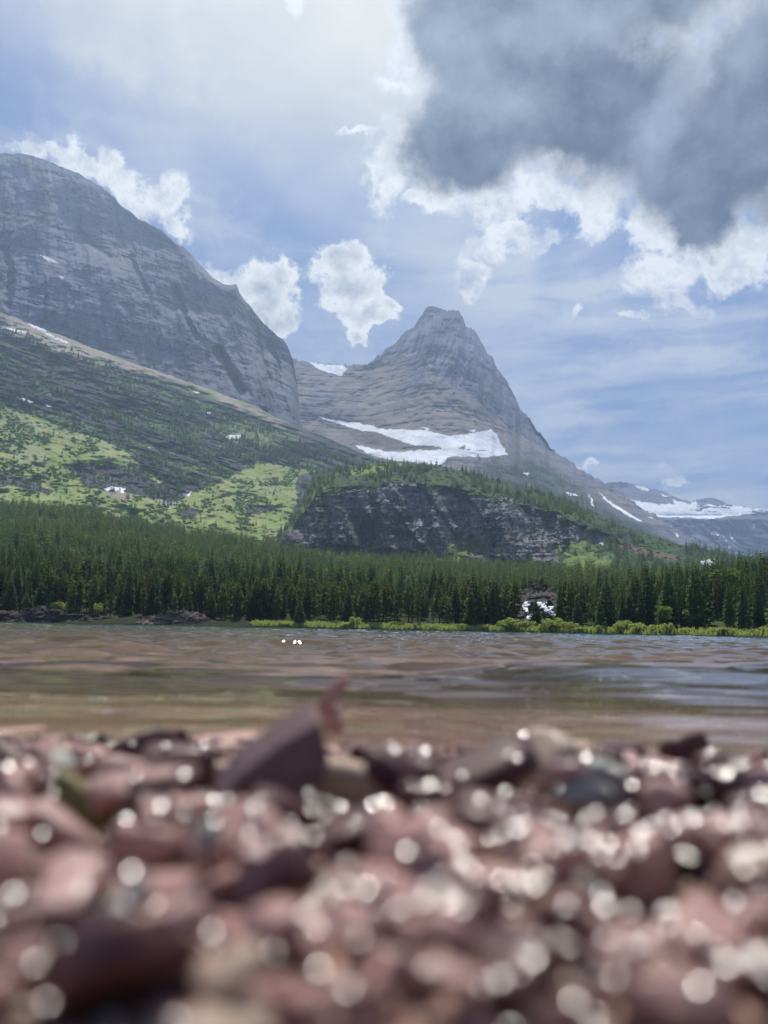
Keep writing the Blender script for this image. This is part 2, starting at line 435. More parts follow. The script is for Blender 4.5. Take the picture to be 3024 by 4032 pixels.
# --- col, snow bowl and pyramid peak
def build_peak():
    top = curve([(1040, 1500), (1130, 1400), (1152, 1412), (1200, 1418), (1240, 1424), (1290, 1434), (1320, 1436), (1440, 1432), (1462, 1424), (1500, 1392), (1560, 1345), (1600, 1310), (1630, 1285), (1655, 1248), (1672, 1218), (1690, 1206), (1706, 1206), (1716, 1214), (1740, 1218), (1775, 1222), (1805, 1228), (1822, 1250), (1834, 1278), (1850, 1288), (1868, 1300), (1885, 1330), (1905, 1368), (1920, 1386), (1935, 1400), (1950, 1440), (1985, 1490), (2000, 1505), (2030, 1560), (2048, 1610), (2085, 1650), (2110, 1690), (2140, 1720), (2165, 1760), (2220, 1800), (2300, 1858), (2390, 1905), (2480, 1965), (2600, 2040), (2700, 2100), (2800, 2165), (2900, 2230), (3000, 2290)])
    bot = curve([(1040, 1740), (1150, 1750), (1300, 1800), (1480, 1900), (1700, 1900), (2000, 1980), (2300, 2100), (2600, 2200), (2900, 2290), (3000, 2320)])
    yt = curve([(1040, 2650), (1150, 2700), (1500, 2750), (1700, 2800), (1900, 2780), (2160, 2700), (2300, 2600), (2600, 2300), (3000, 1900)])
    yb = curve([(1040, 1950), (1300, 1900), (1500, 1700), (1800, 1650), (2200, 1650), (2600, 1600), (3000, 1500)])
    L = Layer('mountain_peak', 1040, 3000, top, bot, yt, yb, 1.0, 3.2, 300, 9.0, 16.0, 5, 700)
    X, Y, Z = L.coords()
    # the face of the pyramid stands steeper than the slope under it
    pyr = inpoly(L.PX, L.PY, [(1480, 1430), (1560, 1395), (1640, 1395), (1740, 1470), (1850, 1560), (1950, 1640), (2080, 1730), (2180, 1790), (2180, 1700), (1900, 1100), (1650, 1100)])
    big = fbm(X / 300, Z / 260, 0, 21, 5)
    strata = fbm(X / 420, (Z - 0.06 * X) / 15, 0, 23, 4, 0.6)
    gully = fbm((X - 0.25 * Z) / 60, Z / 420, 0, 22, 5, 0.6)
    fine = fbm(X / 20, Z / 24, 0, 24, 5, 0.6)
    edge = sst(0, 0.05, L.v) * sst(1.0, 0.95, L.v)
    rel0 = (big * 60 + strata * np.where(pyr, 2, 5) + np.where(pyr, gully * 36, gully * 12) + fine * 6) * edge
    c = lerp(C_ROCK, np.array((0.200, 0.186, 0.194)), sst(-0.1, 0.5, big + 0.5 * strata)) * np.clip(1 + 0.30 * strata + 0.18 * fine, 0.5, 1.7)[..., None]
    cp = C_ROCK * 0.95 * np.clip(1 + 0.40 * gully + 0.2 * fine, 0.45, 1.7)[..., None]
    # scree aprons under the face
    apron = sst(0.35, 0.6, 0.4 + 0.5 * gully + 0.3 * big) * sst(1880, 1700, L.PY) * (L.PX < 2150)
    c = lerp(c, np.array((0.30, 0.245, 0.20)), apron * 0.5)
    jb = joints(X / 190, (Z - 0.10 * X) / 14, 26, 0.14, -0.1); jc = joints((X - 0.2 * Z) / 22, Z / 150, 27, 0.14, -0.1)
    c = c * (1 - 0.28 * jb)[..., None]
    c[pyr] = (cp * (1 - 0.34 * jc - 0.15 * jb)[..., None])[pyr]
    rel0 = rel0 + (jb * 4 + np.where(pyr, jc * 10, 0)) * edge
    # dark cliff band round the snow bowl
    cl = inpoly(L.PX + 8 * fine, L.PY + 8 * strata, [(1180, 1640), (1300, 1680), (1480, 1760), (1700, 1790), (1720, 1770), (1600, 1700), (1500, 1650), (1350, 1650), (1200, 1600)])
    c[cl] = c[cl] * 0.72
    # the right flank below the bowl is darker and grown over
    fl = sst(35, 120, L.PY - top(L.PX) + 25 * fine) * sst(1775, 1850, L.PY + 25 * fine) * sst(1830, 1960, L.PX + 30 * gully)
    c = lerp(c, C_DGREEN * 0.9, fl * (0.72 + 0.28 * sst(-0.4, 0.3, fbm(X / 60, Z / 30, 0, 25, 5))))
    sn = snow_mask(L, [
        [(1215, 1424), (1260, 1434), (1358, 1438), (1362, 1462), (1340, 1478), (1290, 1470), (1250, 1450)],
        [(1250, 1640), (1285, 1648), (1340, 1658), (1430, 1670), (1520, 1690), (1600, 1692), (1690, 1695), (1760, 1716), (1840, 1712), (1900, 1696), (1935, 1692), (1960, 1715), (1985, 1770), (2005, 1790), (1900, 1800), (1800, 1795), (1765, 1800), (1740, 1830), (1560, 1815), (1450, 1790), (1395, 1755), (1410, 1752), (1500, 1775), (1590, 1782), (1610, 1775), (1740, 1768), (1725, 1755), (1640, 1755), (1560, 1730), (1480, 1700), (1400, 1690), (1330, 1668)],
        [(1660, 1682), (1700, 1690), (1680, 1696)], [(1850, 1700), (1875, 1690), (1870, 1705)], [(2060, 1860), (2085, 1862), (2080, 1875)],
        [(2225, 1935), (2262, 1945), (2278, 1955), (2240, 1950)], [(2315, 1940), (2328, 1965), (2342, 1995), (2330, 1990)], [(2355, 1935), (2420, 1985), (2470, 2015), (2532, 2052), (2515, 2052), (2450, 2018), (2390, 1975)],
        [(2650, 2095), (2680, 2112), (2672, 2114)], [(2550, 2030), (2575, 2042), (2560, 2040)]], 6)
    rk = snow_mask(L, [[(1800, 1765), (1835, 1752), (1830, 1770)], [(1870, 1772), (1915, 1772), (1890, 1778)], [(1835, 1768), (1855, 1768), (1850, 1776)], [(1505, 1755), (1530, 1764), (1500, 1762)]], 5)
    sn &= ~rk
    c[sn] = C_SNOW
    L.rel = rel0 * (1 - soft_mask(sn, 5)) + big * 60 * soft_mask(sn, 5)
    return L, L.finish(MAT_ROCK, c)

# --- far snowy mountain
def build_far():
    top = curve([(2250, 2000), (2380, 1903), (2410, 1898), (2440, 1897), (2480, 1903), (2530, 1912), (2580, 1925), (2650, 1950), (2700, 1970), (2728, 1975), (2760, 1962), (2810, 1962), (2860, 1980), (2940, 1998), (2990, 2002), (3024, 2004), (3300, 2020), (3700, 2080)])
    bot = curve([(2250, 2280), (3700, 2280)])
    L = Layer('snowy_mountain', 2250, 3700, top, bot, lambda x: 4700 + 0 * x, lambda x: 3700 + 0 * x, 1.0, 3.2, 140, 4.0, 20.0, 8, 900)
    X, Y, Z = L.coords()
    gul = fbm(X / 130, Z / 500, 0, 31, 5, 0.6); st = fbm(X / 900, Z / 30, 0, 32, 4, 0.6); fine = fbm(X / 60, Z / 40, 0, 33, 5, 0.6)
    # steep headwall between y 2035 and 2180, gentler snow shelf above
    sh = sst(2045, 2030, L.PY)
    L.Y = 3600 + sst(2200, 2035, L.PY) * 200 + sh * 380 + sst(2030, 1900, L.PY) * 520
    rel0 = (gul * 70 + st * 12 + fine * 25) * sst(1.0, 0.93, L.v)
    c = C_ROCK * 0.9 * np.clip(1 + 0.35 * gul + 0.25 * st, 0.5, 1.6)[..., None]
    c = lerp(c, C_DGREEN * 1.6, sst(2150, 2200, L.PY + 12 * fine) * 0.7)
    nn = fbm(L.PX / 60, L.PY / 9, 0, 34, 5, 0.65)
    sn = snow_mask(L, [[(2470, 1968), (2520, 1975), (2600, 1985), (2660, 1985), (2650, 1968), (2720, 1985), (2740, 1970), (2760, 1995), (2800, 1985), (2830, 1995), (2880, 1985), (2960, 2000), (3024, 2004), (3024, 2014), (2900, 2030), (2820, 2040), (2780, 2048), (2700, 2038), (2580, 2035), (2560, 2032), (2500, 1990)],
                       [(2498, 1912), (2540, 1918), (2562, 1930), (2530, 1933)], [(2600, 1945), (2640, 1955), (2620, 1955)], [(2420, 1897), (2450, 1898), (2440, 1902)], [(2640, 1962), (2690, 1980), (2660, 1978)],
                       [(2800, 2095), (2835, 2108), (2835, 2115), (2805, 2105)], [(2850, 2110), (2870, 2150), (2878, 2170), (2860, 2140)], [(2870, 2080), (2895, 2130), (2900, 2150), (2882, 2120)], [(2962, 2065), (2975, 2065), (2970, 2080)],
                       [(2862, 2172), (2905, 2172), (2905, 2182), (2870, 2182)], [(2915, 2180), (2960, 2182), (2958, 2190), (2920, 2188)], [(2985, 2172), (3010, 2175), (3000, 2182)]], 6)
    sn &= ~((nn > 0.42) & (L.PX > 2700) & (L.PY > 1985))
    c[sn] = C_SNOW
    L.rel = rel0 * (1 - 0.9 * soft_mask(sn, 4))
    return L, L.finish(MAT_ROCK, c)

# --- green hill with cliff bands (left)
def build_hill():
    top = curve([(-500, 1080), (0, 1232), (80, 1262), (150, 1285), (300, 1345), (420, 1392), (600, 1455), (800, 1524), (1000, 1598), (1100, 1650), (1180, 1680), (1300, 1728), (1400, 1775), (1480, 1805), (1600, 1860), (1800, 1960)])
    bot = curve([(-500, 2180), (0, 2180), (800, 2260), (1200, 2300), (1800, 2330)])
    L = Layer('hillside', -500, 1800, top, bot, curve([(-500, 1550), (0, 1640), (500, 1720), (1000, 1860), (1300, 1880), (1500, 1700), (1800, 1400)]), curve([(-500, 620), (0, 700), (800, 760), (1200, 860), (1800, 1150)]), 1.0, 3.4, 330, 3.0, 25.0, 9, 120)
    X, Y, Z = L.coords(); PX, PY = L.PX, L.PY
    dip = PY - 0.30 * PX           # beds dip to the right in view
    n1 = fbm(PX / 170, PY / 60, 0, 41, 5, 0.6); n2 = fbm(PX / 50, dip / 13, 0, 42, 5, 0.6); n3 = fbm(X / 14, Z / 9, Y / 14, 43, 4, 0.6)
    bed = fbm(PX / 260, dip / 12, 0, 44, 4, 0.65)
    wx, wy = PX + 18 * n1 + 8 * n2, PY + 9 * n1 + 5 * n2
    # upper dark wooded cliffs
    c = lerp(C_ROCKD * 0.8, C_DGREEN * 0.95, sst(-0.25, 0.3, n2 + 0.3 * n1))
    led = sst(0.02, 0.28, bed + 0.3 * n2); c = lerp(c, C_SHRUB * 1.1, led * 0.85)
    # talus band along the top
    tb = sst(85, 40, (PY - top(PX)) + 30 * n1) * sst(560, 250, PX) + sst(38, 16, (PY - top(PX)) + 16 * n2) * sst(200, 330, PX) * sst(1250, 1000, PX)
    c = lerp(c, lerp(C_TALUS, np.array((0.30, 0.31, 0.14)), sst(-0.2, 0.4, n2)), np.clip(tb, 0, 1))
    mead = np.zeros(PX.shape)
    def add(poly, w=1.0):
        nonlocal mead; mead = np.maximum(mead, inpoly(wx, wy, poly) * w)
    add([(-500, 1450), (0, 1590), (130, 1640), (260, 1690), (360, 1720), (470, 1760), (560, 1840), (640, 1900), (700, 1960), (860, 1900), (1000, 1810), (1080, 1830), (1240, 1860), (1300, 1850), (1240, 1960), (1200, 2100), (1500, 2400), (-500, 2400)])
    add([(820, 1650), (1000, 1680), (1100, 1760), (900, 1740)], 0.6)
    shr = sst(-0.15, 0.25, fbm(PX / 60, PY / 34, 0, 46, 5, 0.6) + 0.25 * n1)
    cm = lerp(lerp(C_MEADOW, C_MEADOW2, sst(-0.1, 0.5, fbm(PX / 90, PY / 70, 0, 47, 4))), C_SHRUB, shr * 0.42)
    dry = inpoly(wx, wy, [(0, 1640), (130, 1690), (190, 1830), (120, 1860), (0, 1760)]) | inpoly(wx, wy, [(560, 1890), (640, 1895), (700, 2010), (560, 1990)]) | inpoly(wx, wy, [(-500, 1500), (0, 1600), (200, 1680), (420, 1730), (560, 1850), (470, 1800), (250, 1720), (0, 1650)])
    cm = lerp(cm, C_MEADOW2 * np.array((1.05, 1.0, 1.2)), dry * (1 - 0.6 * shr))
    c = lerp(c, cm, mead)
    # cliffs inside the meadow belt
    cliff = np.zeros(PX.shape, bool)
    for p in ([(280, 1830), (420, 1835), (560, 1860), (620, 1900), (690, 1960), (640, 1970), (580, 1960), (500, 1940), (400, 1930), (330, 1900)],
              [(-500, 1800), (0, 1850), (120, 1900), (220, 1940), (200, 1952), (60, 1915), (-500, 1900)],
              [(600, 1905), (760, 1900), (860, 1880), (760, 1950), (680, 1985), (620, 1960)],
              [(700, 2010), (780, 2000), (770, 2030), (700, 2040)], [(960, 1990), (1100, 1985), (1080, 2020), (980, 2030)],
              [(1180, 1880), (1300, 1850), (1280, 2000), (1180, 2100), (1130, 2100)]):
        cliff |= inpoly(wx, wy, p)
    c[cliff] = (C_ROCKD * np.clip(1.0 + 0.6 * bed[..., None], 0.5, 1.7))[cliff]
    fan = inpoly(wx, wy, [(400, 1950), (470, 1925), (540, 1950), (480, 1962)]); c[fan] = C_TALUS * 0.75
    rk = inpoly(wx, wy, [(640, 1975), (700, 1960), (760, 1930), (720, 1980), (660, 2010)]); c[rk] = lerp(c[rk], np.array((0.33, 0.32, 0.30)), sst(-0.1, 0.3, n2[rk]))
    sn = snow_mask(L, [[(70, 1243), (130, 1262), (190, 1272), (182, 1305), (150, 1300), (110, 1275)], [(150, 1295), (200, 1318), (275, 1352), (262, 1352), (190, 1322)], [(0, 1288), (60, 1298), (110, 1310), (100, 1313), (0, 1294)],
                       [(885, 1725), (905, 1712), (952, 1712), (945, 1728), (920, 1730)], [(412, 1925), (440, 1915), (495, 1925), (490, 1940), (470, 1938), (445, 1928), (420, 1935)],
                       [(60, 1563), (90, 1568), (140, 1585), (120, 1585)], [(175, 1590), (205, 1600), (190, 1602)], [(310, 1635), (370, 1655), (340, 1652)], [(525, 1642), (545, 1640), (540, 1646)], [(755, 1538), (790, 1545), (770, 1547)], [(800, 1620), (835, 1626), (820, 1630)], [(580, 1760), (598, 1762), (588, 1766)], [(735, 1950), (760, 1930), (745, 1955)]], 4, 18)
    c[sn] = C_SNOW
    shm = shr * mead
    L.rel = (n1 * 24 + bed * 9 * (1 - 0.8 * mead) + n2 * (7 - 4 * mead) + n3 * 1.5 * (0.4 + shm)) * sst(1.0, 0.96, L.v) * (1 - 0.9 * soft_mask(sn, 4))
    L.mead, L.shr, L.bed = mead * ~cliff, shr, bed
    L.sn = sn
    return L, L.finish(MAT_GREEN, c)

# --- dark bluff and the low wooded hill to its right
def build_bluff():
    top = curve([(1030, 2200), (1090, 2120), (1130, 2060), (1200, 1960), (1240, 1890), (1290, 1862), (1380, 1835), (1460, 1825), (1520, 1822), (1640, 1825), (1760, 1838), (1880, 1868), (2000, 1905), (2100, 1935), (2200, 1965), (2300, 2005), (2400, 2050), (2500, 2090), (2620, 2125), (2740, 2155), (2850, 2180), (3024, 2215), (3500, 2260)])
    bot = curve([(1030, 2300), (1500, 2300), (2400, 2330), (3500, 2400)])
    L = Layer('bluff', 1030, 3500, top, bot, curve([(1030, 960), (1300, 1080), (1700, 1120), (2100, 1160), (2500, 1150), (3500, 1050)]), curve([(1030, 850), (1300, 830), (1700, 820), (2100, 800), (2500, 620), (3500, 500)]), 1.0, 3.0, 260, 4.0, 22.0, 13, 420)
    X, Y, Z = L.coords(); PX, PY = L.PX, L.PY
    n1 = fbm(PX / 140, PY / 90, 0, 51, 5, 0.6); n2 = fbm(PX / 40, PY / 22, 0, 52, 5, 0.6)
    colm = fbm((PX - 0.12 * PY + 12 * n2) / 48, PY / 170, 0, 53, 5, 0.6)
    bed = fbm(PX / 330, (PY + 0.03 * PX) / 7.0, 0, 54, 4, 0.65)
    wx, wy = PX + 18 * n1 + 9 * n2, PY + 14 * n1 + 8 * n2
    face = inpoly(wx, wy, [(1090, 2130), (1200, 1960), (1260, 1890), (1400, 1870), (1600, 1885), (1800, 1880), (1950, 1930), (2100, 1980), (2280, 2050), (2420, 2110), (2440, 2140), (2250, 2140), (2210, 2210), (1900, 2195), (1600, 2170), (1300, 2140), (1100, 2140)])
    vv = L.v
    # cliff: small run for its rise; shelf above it runs back
    yb = L.Y[0]; yt = L.Y[-1]
    prof = np.where(vv < 0.84, vv / 0.84 * 0.45, 0.45 + (vv - 0.84) / 0.16 * 0.55)
    face &= vv < 0.82 + 0.05 * n2 + 0.05 * n1
    k = sst(2500, 2250, PX)
    L.Y = yb + (yt - yb) * (prof * k + vv * (1 - k))
    c = lerp(C_SHRUB * 0.55, C_DGREEN * 1.1, sst(-0.2, 0.3, n2 + 0.3 * n1))
    grass = sst(0.05, 0.35, n1 + 0.4 * n2); c = lerp(c, C_MEADOW * 0.8, grass * 0.7 * sst(1800, 2300, PX) + grass * 0.8 * sst(1600, 1350, PX))
    rc = lerp(np.array((0.250, 0.245, 0.252)), C_RED * 1.0, sst(2040, 2160, PY + 30 * n1) * 0.3) * np.clip(0.92 + 0.20 * bed + 0.5 * colm + 0.25 * fbm(PX / 12, PY / 40, 0, 56, 4), 0.45, 1.7)[..., None]
    gl = sst(0.22, 0.5, bed * 0.7 + 0.6 * n1 + 0.3 * n2); rc = lerp(rc, C_SHRUB * 0.6, gl * 0.7)
    # two pale gullies that run down to the right
    for (x0, y0, x1, y1, w) in ((1650, 1880, 1800, 2090, 16), (1790, 1850, 1925, 2080, 8), (1560, 2000, 1660, 2140, 10)):
        t = np.clip(((PX - x0) * (x1 - x0) + (PY - y0) * (y1 - y0)) / ((x1 - x0) ** 2 + (y1 - y0) ** 2), 0, 1)
        d = np.hypot(PX - x0 - t * (x1 - x0) + 8 * n2, PY - y0 - t * (y1 - y0)); g = sst(w * 1.4, w * 0.3, d)
        colm = colm - g * 0.8
        rc = lerp(rc, C_ROCKD * 0.7, sst(w * 1.0, w * 0.2, np.abs(d - w)) * 0.6)
    jb = joints(PX / 120, (PY + 0.04 * PX) / 9, 58, 0.16, -0.15); jc = joints((PX - 0.1 * PY) / 20, PY / 75, 59, 0.14, -0.05)
    rc = rc * (1 - 0.38 * jb - 0.42 * jc * (1 - jb))[..., None]
    c[face] = rc[face]
    gap = inpoly(wx, wy, [(1800, 2110), (1860, 2100), (1960, 2200), (2000, 2260), (1760, 2260), (1770, 2180)]) | inpoly(wx, wy, [(2200, 2150), (2300, 2140), (2420, 2180), (2400, 2260), (2200, 2260)])
    c[gap] = lerp(C_SHRUB * 0.9, C_MEADOW * 0.8, sst(-0.1, 0.3, n2[gap]))
    tal = inpoly(wx, wy, [(1850, 2190), (1900, 2160), (1990, 2220), (1960, 2260), (1830, 2260)]) | inpoly(wx, wy, [(2040, 2200), (2070, 2190), (2130, 2240), (2040, 2260)]); c[tal] = C_TALUS * 0.5
    g1 = inpoly(wx, wy, [(1340, 1860), (1480, 1822), (1640, 1826), (1560, 1850), (1420, 1868)]); c[g1] = lerp(c[g1], C_MEADOW, 0.8)
    led = inpoly(wx, wy, [(2430, 2120), (2560, 2160), (2680, 2185), (2660, 2195), (2540, 2185), (2430, 2150)]) | inpoly(wx, wy, [(2700, 2165), (2830, 2175), (2840, 2195), (2740, 2195)]); c[led] = lerp(c[led], C_RED * 1.1, 0.75)
    sn = snow_mask(L, [[(2360, 2140), (2380, 2128), (2372, 2150)], [(2748, 2210), (2790, 2204), (2830, 2222), (2815, 2232), (2770, 2225)], [(2805, 2195), (2820, 2202), (2812, 2206)], [(2255, 2072), (2285, 2076), (2270, 2080)], [(1750, 2190), (1765, 2195), (1755, 2200)]], 4, 18)
    c[sn] = C_SNOW
    fm = face * 1.0
    L.rel = (n1 * 16 + fm * (jb * 2 + jc * 4 + colm * 20 + fbm((PX - 0.3 * PY) / 150, PY / 600, 0, 57, 3) * 45 + bed * 1.2 + fbm(PX / 13, PY / 45, 0, 55, 4, 0.6) * 2.5) + n2 * 3) * sst(1.0, 0.95, L.v) * (1 - 0.9 * soft_mask(sn, 4))
    L.face = face | gap | sn; L.n1, L.n2, L.bed = n1, n2, bed
    return L, L.finish(MAT_GREEN, c)

# --- wooded plain and slope behind the lake
SHORE = curve([(-800, 215), (0, 205), (900, 200), (1100, 205), (2000, 200), (2400, 185), (2700, 165), (3024, 150), (3800, 140)])
def build_forest_floor():
    hor = lambda x: 2478 + (x - 1512) * math.tan(ROLL)
    top = curve([(-800, 1900), (0, 1992), (300, 2025), (620, 2085), (1000, 2153), (1250, 2195), (1500, 2220), (1900, 2245), (2100, 2262), (2400, 2290), (2700, 2290), (2900, 2270), (3024, 2262), (3800, 2230)])
    L = Layer('forest_floor', -800, 3800, top, lambda x: hor(x) + 12, curve([(-800, 850), (0, 830), (1000, 810), (1900, 780), (2400, 560), (3024, 400), (3800, 380)]), SHORE, 1.0, 12.0, 160, 0.0, 30.0, 15, 60)
    # distance grows so that the land is a plane-like slope: solve tan(el) = zt*(Y-Ys)/(Yt-Ys)/Y
    px = L.px; ys = SHORE(px); yt = L.Y[-1]
    zt = at(px, top(px), yt)[:, 2]
    s = np.linspace(0, 1, 160)[:, None] ** 1.6
    Yv = ys + (yt - ys) * s
    gnd = 0.9 * np.minimum(1, (Yv - ys) / 4.0) - 0.35 * (s == 0)
    Zv = gnd + (zt - 0.9) * s ** 1.12
    d = rays(px, hor(px)); X = d[:, 0] / d[:, 1] * Yv
    n = fbm(X / 45, Yv / 45, 0, 61, 4)
    Zv = Zv + n * 2.5 * sst(0.03, 0.3, s)
    P = np.stack([X, Yv + 0 * X, Zv], -1)
    L.Y = Yv; L.PX, L.PY = project(P.reshape(-1, 3)); L.PX = L.PX.reshape(X.shape); L.PY = L.PY.reshape(X.shape)
    L.v = s + 0 * X
    c = lerp(C_EARTH, C_SHRUB * 0.5, sst(-0.2, 0.4, n))
    return L, L.finish(MAT_FLOOR, c)

MAT_ROCK = terrain_mat('rock', 0.05, 2.6); MAT_GREEN = terrain_mat('hill_ground', 0.11, 1.8, False); MAT_FLOOR = terrain_mat('forest_soil', 0.5, 0.5, False)
L_left, _ = build_left_mountain()
L_peak, _ = build_peak()
L_far, _ = build_far()
L_hill, _ = build_hill()
L_bluff, _ = build_bluff()
L_floor, _ = build_forest_floor()

# ------------------------------------------------------------------ haze
def build_haze():
    x0, x1, y0, y1, z0, z1 = -2800.0, 4200.0, -120.0, 6200.0, -70.0, 1420.0
    v = [(x, y, z) for x in (x0, x1) for y in (y0, y1) for z in (z0, z1)]
    f = [(0, 1, 3, 2), (4, 6, 7, 5), (0, 4, 5, 1), (2, 3, 7, 6), (0, 2, 6, 4), (1, 5, 7, 3)]
    m, nt, out = new_mat('haze_air')
    p = nt.nodes.new('ShaderNodeVolumePrincipled')
    p.inputs['Color'].default_value = (0.54, 0.72, 1.0, 1); p.inputs['Density'].default_value = 1.45e-4; p.inputs['Anisotropy'].default_value = 0.40
    nt.links.new(p.outputs[0], out.inputs['Volume'])
    o = link('haze', new_mesh('haze', v, f, (m,), False)); o['kind'] = 'stuff'
    o.display_type = 'WIRE'
build_haze()

# ------------------------------------------------------------------ trees
def leaf_mat(name, c1, c2, transl=0.35, hue=0.5):
    m, nt, out = new_mat(name)
    oi = nt.nodes.new('ShaderNodeObjectInfo'); g = nt.nodes.new('ShaderNodeNewGeometry')
    n = nnoise(nt, g.outputs['Position'], 0.9, 3, 0.6)
    f = (V(nt, oi.outputs['Random']) * 0.65 + V(nt, n.outputs[0]) * 0.6 - 0.12).clamp()
    col = nmix(nt, f, c1, c2)
    d = nt.nodes.new('ShaderNodeBsdfDiffuse'); t = nt.nodes.new('ShaderNodeBsdfTranslucent'); gl = nt.nodes.new('ShaderNodeBsdfGlossy')
    gl.inputs['Roughness'].default_value = 0.5
    nt.links.new(col, d.inputs[0]); nt.links.new(nmix(nt, 1.0, col, (1.5, 1.6, 0.8), 'MULTIPLY'), t.inputs[0])
    mx = nt.nodes.new('ShaderNodeMixShader'); mx.inputs[0].default_value = transl
    nt.links.new(d.outputs[0], mx.inputs[1]); nt.links.new(t.outputs[0], mx.inputs[2])
    mg = nt.nodes.new('ShaderNodeMixShader'); mg.inputs[0].default_value = 0.012; gl.inputs[0].default_value = (0.5, 0.55, 0.4, 1)
    nt.links.new(mx.outputs[0], mg.inputs[1]); nt.links.new(gl.outputs[0], mg.inputs[2])
    nt.links.new(mg.outputs[0], out.inputs[0])
    return m

def plain_mat(name, c1, c2, scale, rough=0.9, spec=0.2, bd=0.0):
    m, nt, out = new_mat(name); b = principled(nt, out, rough, spec)
    g = nt.nodes.new('ShaderNodeNewGeometry'); n = nnoise(nt, g.outputs['Position'], scale, 6, 0.6)
    nt.links.new(nmix(nt, V(nt, n.outputs[0]).sst(0.3, 0.7), c1, c2), b.inputs['Base Color'])
    if bd: nt.links.new(bump(nt, n.outputs[0], 1.0, bd), b.inputs['Normal'])
    return m

M_SPRUCE = leaf_mat('spruce_needles', (0.034, 0.070, 0.036), (0.150, 0.215, 0.070), 0.48)
M_PINE = leaf_mat('pine_needles', (0.080, 0.105, 0.034), (0.185, 0.195, 0.070), 0.48)
M_ASPEN = leaf_mat('broad_leaves', (0.12, 0.20, 0.045), (0.22, 0.29, 0.07), 0.45)
M_SHRUB = leaf_mat('shrub_leaves', (0.13, 0.20, 0.06), (0.21, 0.29, 0.095), 0.45)
M_WILLOW = leaf_mat('willow_leaves', (0.25, 0.30, 0.11), (0.40, 0.42, 0.19), 0.50)
M_BARK = plain_mat('bark', (0.035, 0.03, 0.026), (0.085, 0.072, 0.06), 3.0)

def trunk_mesh(name, h, r, rng, lean=0.0):
    n, k = 6, 6; v = []; f = []
    for i in range(n):
        t = i / (n - 1)
        for j in range(k):
            a = 2 * math.pi * j / k; rr = r * (1 - t) ** 0.8 + 0.002
            v.append((math.cos(a) * rr + 0.01 * math.sin(5 * t), math.sin(a) * rr, t * h - 0.03))
    for i in range(n - 1):
        for j in range(k):
            f.append((i * k + j, i * k + (j + 1) % k, (i + 1) * k + (j + 1) % k, (i + 1) * k + j))
    return new_mesh(name, v, f, (M_BARK,))

def conifer_crown(name, seed, mat, whorls=26, per=8, rmax=0.15, low=0.06, power=0.85, droop=0.35, twigs=True, gappy=0.0, round_top=False):
    """unit-height crown: whorls of drooping branch fans built of small triangles"""
    rng = np.random.default_rng(seed); v = []; f = []
    for w in range(whorls):
        t = (w + rng.random() * 0.5) / whorls
        z = low + (0.985 - low) * t ** 0.92
        if round_top: R0 = rmax * max(0.12, math.sin(math.pi * min(1, 0.18 + 0.80 * t)) ** 0.7)
        else: R0 = rmax * ((1 - t) ** power + 0.035) * (0.75 + 0.25 * min(1, t * 8))
        a0 = rng.random() * 6.28; n = max(4, int(per * (1 - 0.35 * t)))
        for b in range(n):
            if rng.random() < gappy: continue
            a = a0 + 6.283 * b / n + rng.normal(0, 0.18); r = R0 * rng.uniform(0.62, 1.15)
            dx, dy = math.cos(a), math.sin(a); nx, ny = -dy, dx
            dr = droop * (1 - 0.8 * t) * rng.uniform(0.6, 1.3) - 0.25 * t
            wd = r * rng.uniform(0.32, 0.50); sag = rng.uniform(0.6, 1.2)
            def P(s, side, dz=0.0):
                zz = z - r * dr * (s ** 1.3) + r * 0.18 * (s > 0.85) + dz
                return (dx * r * s + nx * side, dy * r * s + ny * side, zz)
            i = len(v)
            hang = -r * 0.22 * sag
            v += [P(0.05, 0), P(0.5, wd, hang), P(0.45, 0, 0.01), P(0.5, -wd, hang), P(1.0, 0), P(0.85, wd * 0.6, hang * 0.7), P(0.85, -wd * 0.6, hang * 0.7)]
            f += [(i, i + 2, i + 1), (i, i + 3, i + 2), (i + 2, i + 4, i + 1), (i + 2, i + 3, i + 4)]
            if twigs:
                f += [(i + 2, i + 4, i + 5), (i + 2, i + 6, i + 4)]
                j = len(v)
                v += [P(0.3, 0), P(0.7, 0), P(0.55, 0, hang * 1.9)]; f += [(j, j + 1, j + 2)]
    # leader
    i = len(v); v += [(0.006, 0, 0.95), (-0.004, 0.005, 0.95), (-0.004, -0.005, 0.95), (0, 0, 1.02)]; f += [(i, i + 1, i + 3), (i + 1, i + 2, i + 3), (i + 2, i, i + 3)]
    return new_mesh(name, v, f, (mat,), False)

